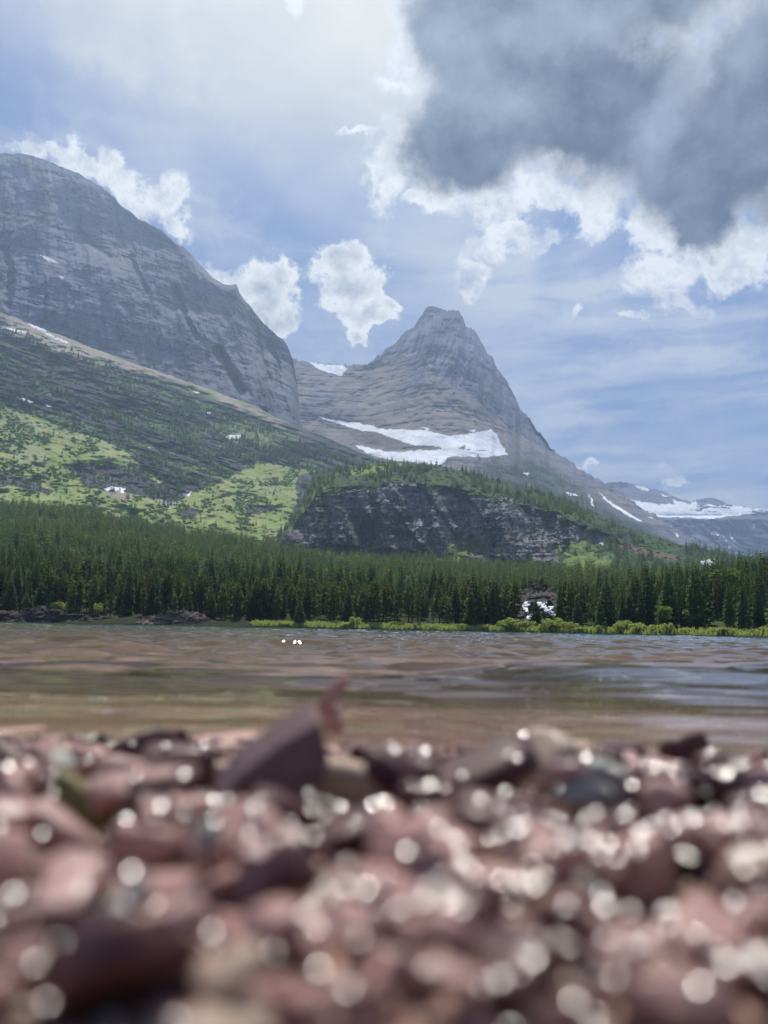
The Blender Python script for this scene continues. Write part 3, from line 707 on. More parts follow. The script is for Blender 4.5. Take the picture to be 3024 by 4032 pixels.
def leafy_crown(name, seed, mat, n=900, lobes=9, size=0.035, shape=(0.45, 0.45, 0.45), zc=0.5, flat=False):
    """unit crown of leaf-sized faces through several lobes"""
    rng = np.random.default_rng(seed)
    cs = rng.normal(0, 1, (lobes, 3)); cs /= np.linalg.norm(cs, axis=1)[:, None]; cs *= rng.uniform(0.25, 0.72, (lobes, 1)); cs *= np.array(shape)
    rad = rng.uniform(0.32, 0.55, lobes) * min(shape)
    k = rng.integers(0, lobes, n); d = rng.normal(0, 1, (n, 3)); d /= np.linalg.norm(d, axis=1)[:, None]
    p = cs[k] + d * rad[k][:, None] * rng.uniform(0.55, 1.1, (n, 1)); p[:, 2] += zc
    p[:, 2] = np.maximum(p[:, 2], 0.02)
    t1 = rng.normal(0, 1, (n, 3)); t1 /= np.linalg.norm(t1, axis=1)[:, None]; t2 = np.cross(t1, rng.normal(0, 1, (n, 3))); t2 /= np.linalg.norm(t2, axis=1)[:, None]
    s = size * rng.uniform(0.6, 1.4, (n, 1))
    v = np.stack([p - t1 * s, p + t2 * s * 0.6, p + t1 * s, p - t2 * s * 0.6], 1).reshape(-1, 3)
    return new_mesh(name, v, np.arange(4 * n).reshape(n, 4), (mat,), False)

SPR = [conifer_crown('crown', 100 + i, M_SPRUCE, 24 + 2 * (i % 3), 8, (0.15, 0.18, 0.13, 0.20, 0.16)[i], 0.05, (0.8, 0.9, 0.75, 0.95, 0.7)[i], 0.45, True, 0.08) for i in range(5)]
PIN = [conifer_crown('crown', 200 + i, M_PINE, 18, 7, (0.15, 0.17, 0.14)[i], (0.10, 0.07, 0.14)[i], 0.6, 0.05, True, 0.15, True) for i in range(3)]
TRK = [trunk_mesh('trunk', 0.93, 0.014, RNG) for i in range(2)]
TRKP = trunk_mesh('trunk', 0.9, 0.012, RNG)
SPR_FAR = [conifer_crown('far_crown', 300 + i, M_SPRUCE, 15, 6, (0.16, 0.19, 0.14, 0.21)[i], 0.03, 0.85, 0.45, False, 0.05) for i in range(4)]
PIN_FAR = [conifer_crown('far_crown', 320 + i, M_PINE, 12, 6, 0.15, 0.15, 0.6, 0.1, False, 0.2, True) for i in range(2)]
ASP_FAR = [leafy_crown('far_crown', 330 + i, M_ASPEN, 420, 8, 0.05, (0.26, 0.26, 0.5), 0.52) for i in range(2)]
SHR_FAR = [leafy_crown('far_shrub', 340 + i, M_SHRUB, 260, 6, 0.09, (0.55, 0.55, 0.35), 0.25) for i in range(3)]

# ---- scattering of the wood that reads as one mass
def masses(name, pts, variants, label=None):
    """pts: array (x,y,z, size, width, rot, index). One object; its copies come from geometry nodes."""
    lib = bpy.data.collections.new(name + '_forms')
    for i, me in enumerate(variants):
        o = bpy.data.objects.new('%s_form_%02d' % (name, i), me); lib.objects.link(o)
    me = bpy.data.meshes.new(name); me.vertices.add(len(pts)); me.vertices.foreach_set('co', pts[:, :3].astype(np.float32).ravel())
    for nm, ty, data in (('scl', 'FLOAT_VECTOR', np.stack([pts[:, 4], pts[:, 4], pts[:, 3]], 1)), ('rot', 'FLOAT_VECTOR', np.stack([RNG.normal(0, 0.02, len(pts)), RNG.normal(0, 0.02, len(pts)), pts[:, 5]], 1)), ('idx', 'INT', pts[:, 6])):
        a = me.attributes.new(nm, ty, 'POINT')
        a.data.foreach_set('value' if ty == 'INT' else 'vector', data.astype(np.int32 if ty == 'INT' else np.float32).ravel())
    o = link(name, me); o['kind'] = 'stuff'
    ng = bpy.data.node_groups.new(name, 'GeometryNodeTree')
    ng.interface.new_socket('Geometry', in_out='INPUT', socket_type='NodeSocketGeometry'); ng.interface.new_socket('Geometry', in_out='OUTPUT', socket_type='NodeSocketGeometry')
    N = ng.nodes; gi = N.new('NodeGroupInput'); go = N.new('NodeGroupOutput'); ip = N.new('GeometryNodeInstanceOnPoints'); ci = N.new('GeometryNodeCollectionInfo')
    ci.inputs[0].default_value = lib; ci.inputs['Separate Children'].default_value = True; ci.inputs['Reset Children'].default_value = True
    def attr(nm, ty):
        n = N.new('GeometryNodeInputNamedAttribute'); n.data_type = ty; n.inputs[0].default_value = nm
        return [q for q in n.outputs if q.enabled][0]
    L = ng.links
    L.new(gi.outputs[0], ip.inputs['Points']); L.new(ci.outputs[0], ip.inputs['Instance']); ip.inputs['Pick Instance'].default_value = True
    L.new(attr('idx', 'INT'), ip.inputs['Instance Index']); L.new(attr('rot', 'FLOAT_VECTOR'), ip.inputs['Rotation']); L.new(attr('scl', 'FLOAT_VECTOR'), ip.inputs['Scale'])
    L.new(ip.outputs[0], go.inputs[0])
    md = o.modifiers.new('scatter', 'NODES'); md.node_group = ng
    return o

rng = np.random.default_rng(21)
# forest on the slope
n_f = 9800
w = np.ones(L_floor.Y.shape)
dsh = L_floor.P[..., 1] - SHORE(L_floor.px)[None, :]
w *= sst(3.0, 9.0, dsh) * (1 + 1.6 * sst(60, 15, dsh))
P1, qx, qy = L_floor.scatter(n_f, w, rng)
# the clearing where the stream comes down
PXf, PYf = project(P1)
clear = (np.abs(PXf - 2122) < 80) & (P1[:, 1] < 300)
P1 = P1[~clear]; PXf = PXf[~clear]; PYf = PYf[~clear]
hgt = (8 + 9.5 * rng.random(len(P1)) ** 1.2) * (0.9 + 0.2 * fbm(P1[:, 0] / 60, P1[:, 1] / 60, 0, 71, 3))
kindr = rng.random(len(P1)); patch = fbm(P1[:, 0] / 35, P1[:, 1] / 35, 0, 72, 4)
pineP = sst(0.0, 0.5, fbm(P1[:, 0] / 60, P1[:, 1] / 60, 0, 73, 3)) * 0.5 + 0.12 + 0.35 * sst(320, 210, P1[:, 1]) * sst(1300, 1500, PXf) * sst(1900, 1800, PXf)
is_pine = kindr < pineP
asp_zone = np.exp(-(((PXf - 1250) / 330) ** 2 + ((PYf - 2240) / 60) ** 2)) + np.exp(-(((PXf - 1600) / 250) ** 2 + ((PYf - 2290) / 45) ** 2)) * 0.9 + 0.03
is_asp = (~is_pine) & (rng.random(len(P1)) < asp_zone * sst(0.0, 0.5, patch) * 0.55)
hgt = np.where(is_asp, hgt * 0.72, np.where(is_pine, hgt * 0.92, hgt))
order = np.argsort(-(hgt / P1[:, 1]) + 0.0 * PXf)
vis = (PXf > -60) & (PXf < 3084)
dshore = P1[:, 1] - SHORE(PXf)
front_rank = order[(dshore[order] < 20) & vis[order] & ~is_asp[order]]
front = front_rank[:290]
sel = np.zeros(len(P1), bool); sel[front] = True
rest = ~sel

def mk_tree(name, P, h, wd, crown, trunk, rz):
    t = empty(name, P, rz); t.scale = (wd, wd, h)
    a = bpy.data.objects.new('trunk', trunk); COL.objects.link(a); a.parent = t
    b = bpy.data.objects.new('crown', crown); COL.objects.link(b); b.parent = t
    return t

ZONES = [(-200, 430, 'dark spruce in the front row above the undercut rock bank', 'spruces above the undercut bank'),
         (430, 900, 'dark spruce in the front row behind the sloping shore outcrop', 'spruces behind the shore outcrop'),
         (900, 1420, 'dark spruce in the front row behind the bright shore grass, clear of the outcrop', 'spruces behind the narrow end of the shore grass'),
         (1420, 2040, 'dark spruce among the olive pines between the grass strip and the waterfall', 'spruces between grass and waterfall'),
         (2040, 2420, 'tall dark spruce in the clump just past the waterfall', 'spruces past the waterfall'),
         (2420, 3300, 'tall dark spruce of the shaded wood on the right shore', 'spruces of the shaded right shore')]
PZ = [(-200, 900, 'olive green pine among the spruces behind the rocky shore', 'pines behind the rocky shore'),
      (900, 2040, 'olive green pine with open crown behind the bright shore grass', 'pines behind the shore grass'),
      (2040, 3300, 'olive green pine in the wood to the right of the waterfall', 'pines right of the waterfall')]
for i in front:
    p, h = P1[i], hgt[i]
    if is_pine[i]:
        t = mk_tree('pine_tree', p, h, h * rng.uniform(0.95, 1.25), PIN[rng.integers(3)], TRKP, rng.random() * 6.28)
        for a, b, lab, grp in PZ:
            if a <= PXf[i] < b: tag(t, lab, 'tree', grp)
    else:
        t = mk_tree('spruce_tree', p, h, h * rng.uniform(1.0, 1.4), SPR[rng.integers(5)], TRK[rng.integers(2)], rng.random() * 6.28)
        for a, b, lab, grp in ZONES:
            if a <= PXf[i] < b: tag(t, lab, 'tree', grp)

def single_tree(px, py_base, Y, h, wd, label, kind='spruce', group=None):
    p = at(px, py_base, Y); 
    z = 0.9
    p = np.array([p[0], Y, z])
    t = mk_tree('spruce_tree' if kind == 'spruce' else 'pine_tree', p, h, wd, SPR[3] if kind == 'spruce' else PIN[1], TRK[0], 1.0)
    return tag(t, label, 'tree', group)
single_tree(2112, 2480, 203, 8.6, 11.5, 'small dark spruce standing alone directly in front of the white waterfall')
single_tree(1180, 2470, 207, 7.0, 10, 'short young spruce standing out in front of the row on the shore grass')
single_tree(1855, 2480, 204, 9.5, 12, 'dark young pine leaning over the water at the bend of the grass strip', 'pine')

pts = np.zeros((rest.sum(), 7)); pts[:, :3] = P1[rest]; pts[:, 3] = hgt[rest]
wf = rng.uniform(1.0, 1.5, rest.sum()); pts[:, 4] = hgt[rest] * wf * 0.8; pts[:, 5] = rng.random(rest.sum()) * 6.28
near = P1[rest][:, 1] < 330
idx = np.where(is_asp[rest], rng.integers(14, 16, rest.sum()), np.where(is_pine[rest], np.where(near, rng.integers(9, 12, rest.sum()), rng.integers(12, 14, rest.sum())), np.where(near, rng.integers(0, 5, rest.sum()), rng.integers(5, 9, rest.sum()))))
pts[:, 6] = idx
tag(masses('forest', pts, SPR + SPR_FAR + PIN + PIN_FAR + ASP_FAR), 'dense conifer forest covering the slope behind the lake', 'forest')

# trees and shrubs on the hills
def hill_pts(L, n, weight, h0, h1, var, wlo, whi, rng, sink=0.3):
    P, qx, qy = L.scatter(n, weight, rng); h = rng.uniform(h0, h1, n)
    a = np.zeros((n, 7)); a[:, :3] = P; a[:, 2] -= sink; a[:, 3] = h; a[:, 4] = h * rng.uniform(wlo, whi, n); a[:, 5] = rng.random(n) * 6.28; a[:, 6] = rng.integers(var[0], var[1], n)
    return a
dens = fbm(L_hill.PX / 90, (L_hill.PY - 0.3 * L_hill.PX) / 26, 0, 81, 4)
upper = (1 - L_hill.mead) * sst(30, 75, L_hill.PY - np.interp(L_hill.PX, L_hill.px, L_hill.top)) * sst(-0.25, 0.35, dens) * (L_hill.PY < 1990) * (1 - L_hill.sn)
right = np.exp(-(((L_hill.PX - 1300) / 260) ** 2 + ((L_hill.PY - 1780) / 60) ** 2)) * 2.2
hp = [hill_pts(L_hill, 3200, upper * (0.5 + right), 8, 16, (0, 4), 1.0, 1.5, rng),
      hill_pts(L_hill, 260, L_hill.mead * sst(0.0, 0.4, dens) * (L_hill.PY < 2100), 6, 12, (0, 4), 1.0, 1.5, rng)]
bw = (~L_bluff.face) * 1.0
bd = sst(-0.35, 0.2, L_bluff.n1 + 0.5 * L_bluff.n2)
hp += [hill_pts(L_bluff, 2300, bw * bd * (L_bluff.PY < 2300), 7, 15, (0, 4), 1.0, 1.5, rng),
       hill_pts(L_bluff, 480, L_bluff.face * sst(-0.05, 0.35, L_bluff.bed + 0.5 * L_bluff.n1) * (L_bluff.PY < 2200), 5, 10, (0, 4), 1.0, 1.4, rng)]
fl = sst(60, 130, L_peak.PY - np.interp(L_peak.PX, L_peak.px, L_peak.top)) * sst(1790, 1850, L_peak.PY) * (L_peak.PX > 1850)
hp += [hill_pts(L_peak, 900, fl * sst(-0.2, 0.3, fbm(L_peak.PX / 60, L_peak.PY / 30, 0, 82, 3)), 6, 11, (0, 4), 1.0, 1.5, rng)]
tag(masses('hill_forest', np.concatenate(hp), SPR_FAR), 'scattered conifers on the ledges and crest of the hills', 'forest')
sh = [hill_pts(L_hill, 3600, L_hill.mead * L_hill.shr * (L_hill.PY < 2200), 3, 7, (0, 3), 1.0, 1.8, rng, 0.8),
      hill_pts(L_hill, 2600, (1 - L_hill.mead) * sst(0.0, 0.3, L_hill.bed) * (1 - L_hill.sn) * sst(40, 90, L_hill.PY - np.interp(L_hill.PX, L_hill.px, L_hill.top)), 3, 6, (0, 3), 1.2, 2.2, rng, 0.8),
      hill_pts(L_bluff, 800, bw * (1 - bd * 0.7) * (L_bluff.PY < 2300), 3, 6, (0, 3), 1.0, 2.0, rng, 0.8)]
tag(masses('hillside_shrubs', np.concatenate(sh), SHR_FAR), 'green shrubs spread over the hillside meadows', 'shrubs')

# ------------------------------------------------------------------ far shore: rocks, waterfall, willows, grass
M_SHORE_ROCK = plain_mat('shore_rock', (0.065, 0.05, 0.042), (0.20, 0.155, 0.115), 0.7, 0.9, 0.2, 0.25)
M_DARK_ROCK = plain_mat('dark_rock', (0.022, 0.019, 0.018), (0.085, 0.066, 0.056), 0.8, 0.85, 0.25, 0.25)

def ridge_rock(name, prof, Y, depth, mat, seed, label, cat='rock'):
    """outcrop along the shore: prof = (px, height in m); bedded, rising from the water and running back into the wood"""
    p = np.array(prof, float); px = np.arange(p[0, 0], p[-1, 0], 3.0); h = np.interp(px, p[:, 0], p[:, 1])
    h = h * (1 + 0.18 * fbm(px / 26, 0 * px, 0, seed, 4)) 
    rows = 26; t = np.linspace(0, 1, rows)[:, None]
    X = at(px, np.full(px.shape, 2470.0), Y)[:, 0]
    up_ = np.minimum(1, t / 0.55) ** 0.9
    z = -0.4 + (h + 0.4) * up_
    z = np.round(z / 0.45 + 0.3 * fbm(X / 6, z / 2, 0, seed + 5, 3)) * 0.45 * 0.6 + z * 0.4
    yy = Y + depth * (t * 0.55 + 0.45 * np.maximum(0, t - 0.55) / 0.45) + fbm(X / 3.0, z / 1.2, 0, seed + 1, 5, 0.6) * 0.8 + fbm(X / 14.0, z / 6, 0, seed + 2, 3) * 1.6
    P = np.stack([X + 0 * yy, yy, z], -1)
    o = link(name, new_mesh(name, P.reshape(-1, 3), grid_faces(*P.shape[:2]), (mat,), False))
    return tag(o, label, cat)
ridge_rock('rock_bank', [(-260, 2.4), (0, 2.6), (120, 3.9), (260, 2.6), (380, 1.9), (470, 1.0), (520, 0.4)], 203, 9, M_DARK_ROCK, 400, 'long dark undercut rock bank along the lake shore below the spruces')
ridge_rock('rock_outcrop', [(480, 0.4), (560, 2.0), (640, 3.4), (720, 3.6), (790, 2.4), (850, 1.0), (885, 0.2)], 201, 10, M_SHORE_ROCK, 420, 'brown outcrop of sloping rock slabs that dips into the lake at its tip')

M_FOAM = plain_mat('white_water', (0.78, 0.80, 0.82), (0.90, 0.91, 0.92), 3.0, 0.6, 0.3, 0.2)
def build_waterfall():
    root = empty('waterfall', at(2120, 2440, 216)); base = np.array(root.location)
    # stepped rock the stream comes down over
    px = np.arange(2030, 2215, 2.5); py = np.linspace(2475, 2285, 60)
    PX, PY = np.meshgrid(px, py)
    n = fbm(PX / 20, PY / 9, 0, 501, 5, 0.6); bed = fbm(PX / 60, PY / 7, 0, 502, 4)
    Y = 214.6 + sst(2470, 2285, PY) * 26 + n * 0.9 + bed * 0.7
    P = at(PX, PY, Y) - base
    ins = (((PX - 2122) / 92) ** 2 + ((PY - 2390) / 96) ** 2 + 0.45 * n + 0.25 * fbm(PX / 9, PY / 9, 0, 503, 3)) < 1
    fc = grid_faces(*PX.shape); fc = fc[ins.ravel()[fc].all(1)]
    me = new_mesh('rock_wall', P.reshape(-1, 3), fc, (M_DARK_ROCK,), True); link('rock_wall', me, root)
    def stream(path, w0, w1, seed):
        path = np.array(path, float); t = np.linspace(0, 1, 50); s = np.linspace(-1, 1, 15)
        u = np.linspace(0, 1, len(path)); cx = np.interp(t, u, path[:, 0]); cy = np.interp(t, u, path[:, 1])
        wd = (w0 + (w1 - w0) * t) * (1 + 0.35 * fbm(t * 6, 0 * t, 0, seed, 4))
        X = cx[:, None] + wd[:, None] * s; Yp = cy[:, None] + 0 * s
        yy = 212.6 + sst(2470, 2285, Yp) * 26 + fbm(X / 8, Yp / 8, 0, seed + 1, 4) * 1.2 + 0.9 * (np.abs(s) ** 2)
        P = at(X, Yp, yy) - base
        link('cascade', new_mesh('cascade', P.reshape(-1, 3), grid_faces(50, 15), (M_FOAM,)), root)
    stream([(2078, 2368), (2070, 2388), (2078, 2408), (2090, 2422), (2080, 2438)], 13, 10, 510)
    stream([(2122, 2370), (2134, 2386), (2150, 2400), (2168, 2412), (2184, 2428)], 17, 11, 520)
    stream([(2150, 2370), (2168, 2382), (2172, 2396), (2160, 2404)], 8, 9, 530)
    stream([(2092, 2400), (2090, 2414), (2098, 2424)], 5, 7, 540)
    for (bx, by, s) in ((2100, 2384, 1.0), (2097, 2398, 1.2), (2112, 2395, 0.8), (2165, 2374, 0.9), (2112, 2424, 0.9), (2140, 2426, 1.1)):
        c = at(bx, by, 219.0 if by < 2415 else 213) - base
        v, f = stone_shape(np.random.default_rng(int(bx)), (s * 1.1, s * 0.9, s))
        link('boulder', new_mesh('boulder', v + c, f, (M_DARK_ROCK,)), root)
    tag(root, 'white waterfall tumbling over dark boulders in a gap of the wood', 'waterfall')

# icosphere base for stones
def ico(sub):
    import bmesh
    bm = bmesh.new(); bmesh.ops.create_icosphere(bm, subdivisions=sub, radius=1.0)
    v = np.array([q.co[:] for q in bm.verts]); f = np.array([[q.index for q in p.verts] for p in bm.faces]); bm.free()
    return v, f
ICO = {k: ico(k) for k in (1, 2, 3, 4)}
def stone_shape(rng, dims, sub=3, cuts=5, rough=0.02, p=None):
    """angular bedded stone: rounded block with a few random chamfers"""
    v, f = ICO[sub]; p = p or rng.uniform(3.5, 8.0)
    v = v / (np.abs(v) ** p).sum(1)[:, None] ** (1.0 / p)
    for _ in range(cuts):
        n = rng.normal(0, 1, 3) * np.array([1, 1, 0.6]); n /= np.linalg.norm(n); d = rng.uniform(0.58, 0.98)
        s = v @ n - d; v = v - np.maximum(s, 0)[:, None] * n * 0.97
    nn = fbm(v[:, 0] * 1.7 + rng.random() * 50, v[:, 1] * 1.7, v[:, 2] * 1.7, 5, 4, 0.55)
    return v * (1 + rough * nn)[:, None] * np.array(dims), f
build_waterfall()

WIL = [leafy_crown('foliage', 600 + i, M_WILLOW, 1100, 14, 0.05, (0.62, 0.5, 0.42), 0.36) for i in range(4)]
def stems_mesh(seed):
    r = np.random.default_rng(seed); v = []; f = []
    for k in range(7):
        a = r.random() * 6.28; s = 0.018; tip = np.array([math.cos(a) * 0.3, math.sin(a) * 0.3, r.uniform(0.35, 0.6)]); b = np.array([math.cos(a) * 0.06, math.sin(a) * 0.06, -0.05])
        i = len(v)
        for q, ss in ((b, s), (b * 0.5 + tip * 0.5 + np.array([0, 0, 0.06]), s * 0.7), (tip, s * 0.3)):
            for e in range(4): v.append(q + ss * np.array([math.cos(e * 1.57), math.sin(e * 1.57), 0]))
        for l in range(2):
            for e in range(4): f.append((i + l * 4 + e, i + l * 4 + (e + 1) % 4, i + l * 4 + 4 + (e + 1) % 4, i + l * 4 + 4 + e))
    return new_mesh('stems', v, f, (M_BARK,))
STEM = stems_mesh(3)
def willow(px, Y, h, wd, label, group=None, z=0.5, crown=None, name='willow_bush', cat='bush'):
    p = at(px, 2470, Y); t = empty(name, (p[0], Y, z), rng.random() * 6.28); t.scale = (wd, wd, h)
    for nm, me in (('stems', STEM), ('foliage', crown or WIL[rng.integers(4)])):
        o = bpy.data.objects.new(nm, me); COL.objects.link(o); o.parent = t
    return tag(t, label, cat, group)
for (px, h, wd, lab) in ((1400, 3.6, 4.2, 'rounded willow bush standing tallest on the narrow grass strip'), (2010, 4.2, 7.0, 'broad pale willow bush on the shore before the waterfall, left of the lone spruce'),
                         (2070, 3.6, 5.0, 'rounded willow bush next to the lone spruce before the waterfall'), (2170, 4.4, 7.0, 'big pale willow bush right of the lone spruce before the waterfall'),
                         (2235, 3.4, 5.0, 'willow bush at the outer end of the clump before the waterfall'), (2450, 3.8, 4.5, 'willow bush with ragged top at the start of the right bank patch'),
                         (2510, 3.0, 5.0, 'low spreading willow in the middle of the right bank patch'), (2580, 2.6, 4.5, 'low willow sloping to the water in the right bank patch'),
                         (2625, 3.0, 3.2, 'small yellowish willow closing the right bank patch'), (2810, 2.0, 3.0, 'small green bush under the shaded right shore trees')):
    willow(px, float(SHORE(px)) + 2.5, h, wd, lab)
k = 0
for px in np.concatenate([np.arange(1020, 1980, 88), np.arange(2290, 2440, 75), np.arange(2700, 3020, 150)]):
    willow(px + rng.uniform(-14, 14), float(SHORE(px)) + rng.uniform(1.0, 3.0), rng.uniform(1.3, 2.4), rng.uniform(2.4, 4.2), 'low willow clump of the bright green fringe at the far waterline', 'low willows along the far waterline')
for px, h in ((215, 5.0), (260, 4.2), (375, 4.5)):
    willow(px, 211, h, h * 0.8, {215: 'pale leafy bush at the foot of the spruces above the undercut bank', 260: 'smaller pale bush beside the leafy one above the undercut bank', 375: 'light green bush at the end of the undercut bank'}[px], None, 2.4)
# small bright round tree in front of the shaded right shore
asp = leafy_crown('crown', 650, M_ASPEN, 900, 8, 0.045, (0.34, 0.34, 0.30), 0.68)
t = mk_tree('aspen_tree', (at(2612, 2470, 172)[0], 170.5, 0.5), 6.2, 6.0, asp, TRKP, 0.4); tag(t, 'small bright green round tree standing against the dark right shore', 'tree')
M_DULL = leaf_mat('dull_leaves', (0.085, 0.14, 0.045), (0.13, 0.19, 0.06), 0.4)
DOME = leafy_crown('crown', 661, M_DULL, 900, 9, 0.045, (0.36, 0.36, 0.40), 0.55); DOME2 = leafy_crown('crown', 662, M_DULL, 900, 9, 0.045, (0.30, 0.30, 0.40), 0.55)
for px, py, Y, h in ((2860, 2385, 215, 12.5), (2785, 2390, 218, 11.0)):
    p = at(px, py, Y); t = mk_tree('aspen_tree', (p[0], Y, float(p[2])), h, h * 1.25, DOME if px > 2800 else DOME2, TRKP, 0.9)
    tag(t, {2860: 'broad leafy tree with dull green dome behind the right shore spruces', 2785: 'narrower leafy tree beside the dull green dome'}[px], 'tree')

def build_grass():
    v, f = [], []; r = np.random.default_rng(77)
    for i in range(6500):
        px = r.uniform(990, 2420) if r.random() < 0.88 else r.uniform(2420, 3050)
        Y = float(SHORE(px)) + r.uniform(0.2, 4.5); p = at(px, 2470, Y); h = r.uniform(0.5, 1.25); a = r.random() * 3.14; w = r.uniform(0.12, 0.35)
        z = 0.1 + 0.18 * (Y - float(SHORE(px))); dx, dy = math.cos(a) * w, math.sin(a) * w; i0 = len(v); l = r.normal(0, 0.2)
        v += [(p[0] - dx, Y - dy, z), (p[0] + dx, Y + dy, z), (p[0] + l + dx * 0.5, Y, z + h), (p[0] + l - dx * 0.5, Y + 0.05, z + h * 0.9)]; f.append((i0, i0 + 1, i0 + 2, i0 + 3))
    o = link('shore_grass', new_mesh('shore_grass', v, f, (M_WILLOW,), False)); tag(o, 'bright green grass and sedge along the far waterline', 'grass', None, 'stuff')
build_grass()

# ------------------------------------------------------------------ ground sheet: beach and lake bed
EDGE = 0.285
def ground_z(X, Y):
    e = EDGE - 0.022 * np.tanh(X * 6)
    s = Y - e
    z = np.where(s < 0, -s * 0.022, -s * 0.075)
    z = np.where(s > 4, -0.30 - (s - 4) * 0.05, z)
    z = np.maximum(z, -7.0); z = np.minimum(z, 0.02 + 0.25 * np.maximum(0, -Y) * 0.2)
    lump = 0.0022 * fbm(X / 0.05, Y / 0.05, 0, 701, 4) + 0.006 * fbm(X / 0.3, Y / 0.3, 0, 702, 3) * np.clip(Y, 0.1, 1)
    return z + lump
def ground_mat():
    m, nt, out = new_mat('gravel_bed'); b = principled(nt, out, 0.75, 0.3)
    g = nt.nodes.new('ShaderNodeNewGeometry'); P = g.outputs['Position']
    sp = nt.nodes.new('ShaderNodeSeparateXYZ'); nt.links.new(P, sp.inputs[0]); y = V(nt, sp.outputs[1])
    vo = nt.nodes.new('ShaderNodeTexVoronoi'); vo.inputs['Scale'].default_value = 55; nt.links.new(P, vo.inputs['Vector'])
    hs = nt.nodes.new('ShaderNodeSeparateColor'); nt.links.new(vo.outputs['Color'], hs.inputs[0])
    c = nmix(nt, V(nt, hs.outputs[0]), (0.22, 0.11, 0.085), (0.50, 0.32, 0.25))
    c = nmix(nt, V(nt, hs.outputs[1]).sst(0.75, 0.8), c, (0.30, 0.27, 0.18))
    big = V(nt, nnoise(nt, P, 2.6, 5, 0.6).outputs[0]).sst(0.38, 0.64)
    silt = nmix(nt, big, (0.22, 0.155, 0.085), (0.37, 0.26, 0.165))
    c = nmix(nt, y.sst(0.6, 2.4) * 0.8, c, silt)
    c = nmix(nt, y.sst(6.0, 24.0), c, (0.05, 0.115, 0.105))
    nt.links.new(c, b.inputs['Base Color'])
    nt.links.new(bump(nt, vo.outputs['Distance'], 0.6, 0.006), b.inputs['Normal'])
    return m
def fan_grid(ys, k, n):
    s = np.linspace(-1, 1, n); s = np.sign(s) * np.abs(s) ** 1.25
    Y = ys[:, None] + 0 * s; X = s * k(ys)[:, None]
    return X, Y
def build_ground():
    ys = np.concatenate([-np.geomspace(30, 0.05, 40), np.linspace(-0.02, 0.5, 90), np.geomspace(0.51, 330, 220)])
    X, Y = fan_grid(ys, lambda y: np.maximum(0.6, np.abs(y) * 2.2 + 0.35), 170)
    P = np.stack([X, Y, ground_z(X, Y)], -1)
    o = link('ground', new_mesh('ground', P.reshape(-1, 3), grid_faces(*X.shape), (ground_mat(),))); o['kind'] = 'structure'
build_ground()

# ------------------------------------------------------------------ lake
def lake_h(X, Y):
    """ripples: short crested wavelets that run towards the beach, plus small chop"""
    a = np.clip((Y - 0.22) / 0.45, 0.22, 1.0) * (1 - 0.8 * sst(0.03, 0.12, X - 0.04 * np.maximum(Y - 0.4, 0)) * sst(1.3, 0.6, Y))
    w = 0
    w = w + 0.0075 * fbm(X / 0.34, Y / 0.17, 0, 801, 2) * np.clip(Y / 1.5, 0.15, 1.0)
    w = w + 0.0070 * fbm((X + 0.2 * Y) / 0.16, Y / 0.08, 0, 802, 2) * np.clip(Y / 1.2, 0.2, 1.0)
    w = w + 0.0032 * fbm((X - 0.3 * Y) / 0.075, Y / 0.034, 0, 803, 2) * np.clip(Y / 0.9, 0.3, 1.4)
    w = w + 0.018 * fbm(X / 1.1, Y / 0.6, 0, 804, 2) * sst(1.0, 5.0, Y)
    swell = 0.013 * np.exp(-((Y - 0.85) / 0.25) ** 2) * sst(0.06, 0.22, X)
    return w * a + swell + 0.0005 * fbm(X / 0.11, Y / 0.045, 0, 805, 2) * sst(0.0, 0.07, X) * sst(0.26, 0.32, Y) * sst(1.2, 0.7, Y)
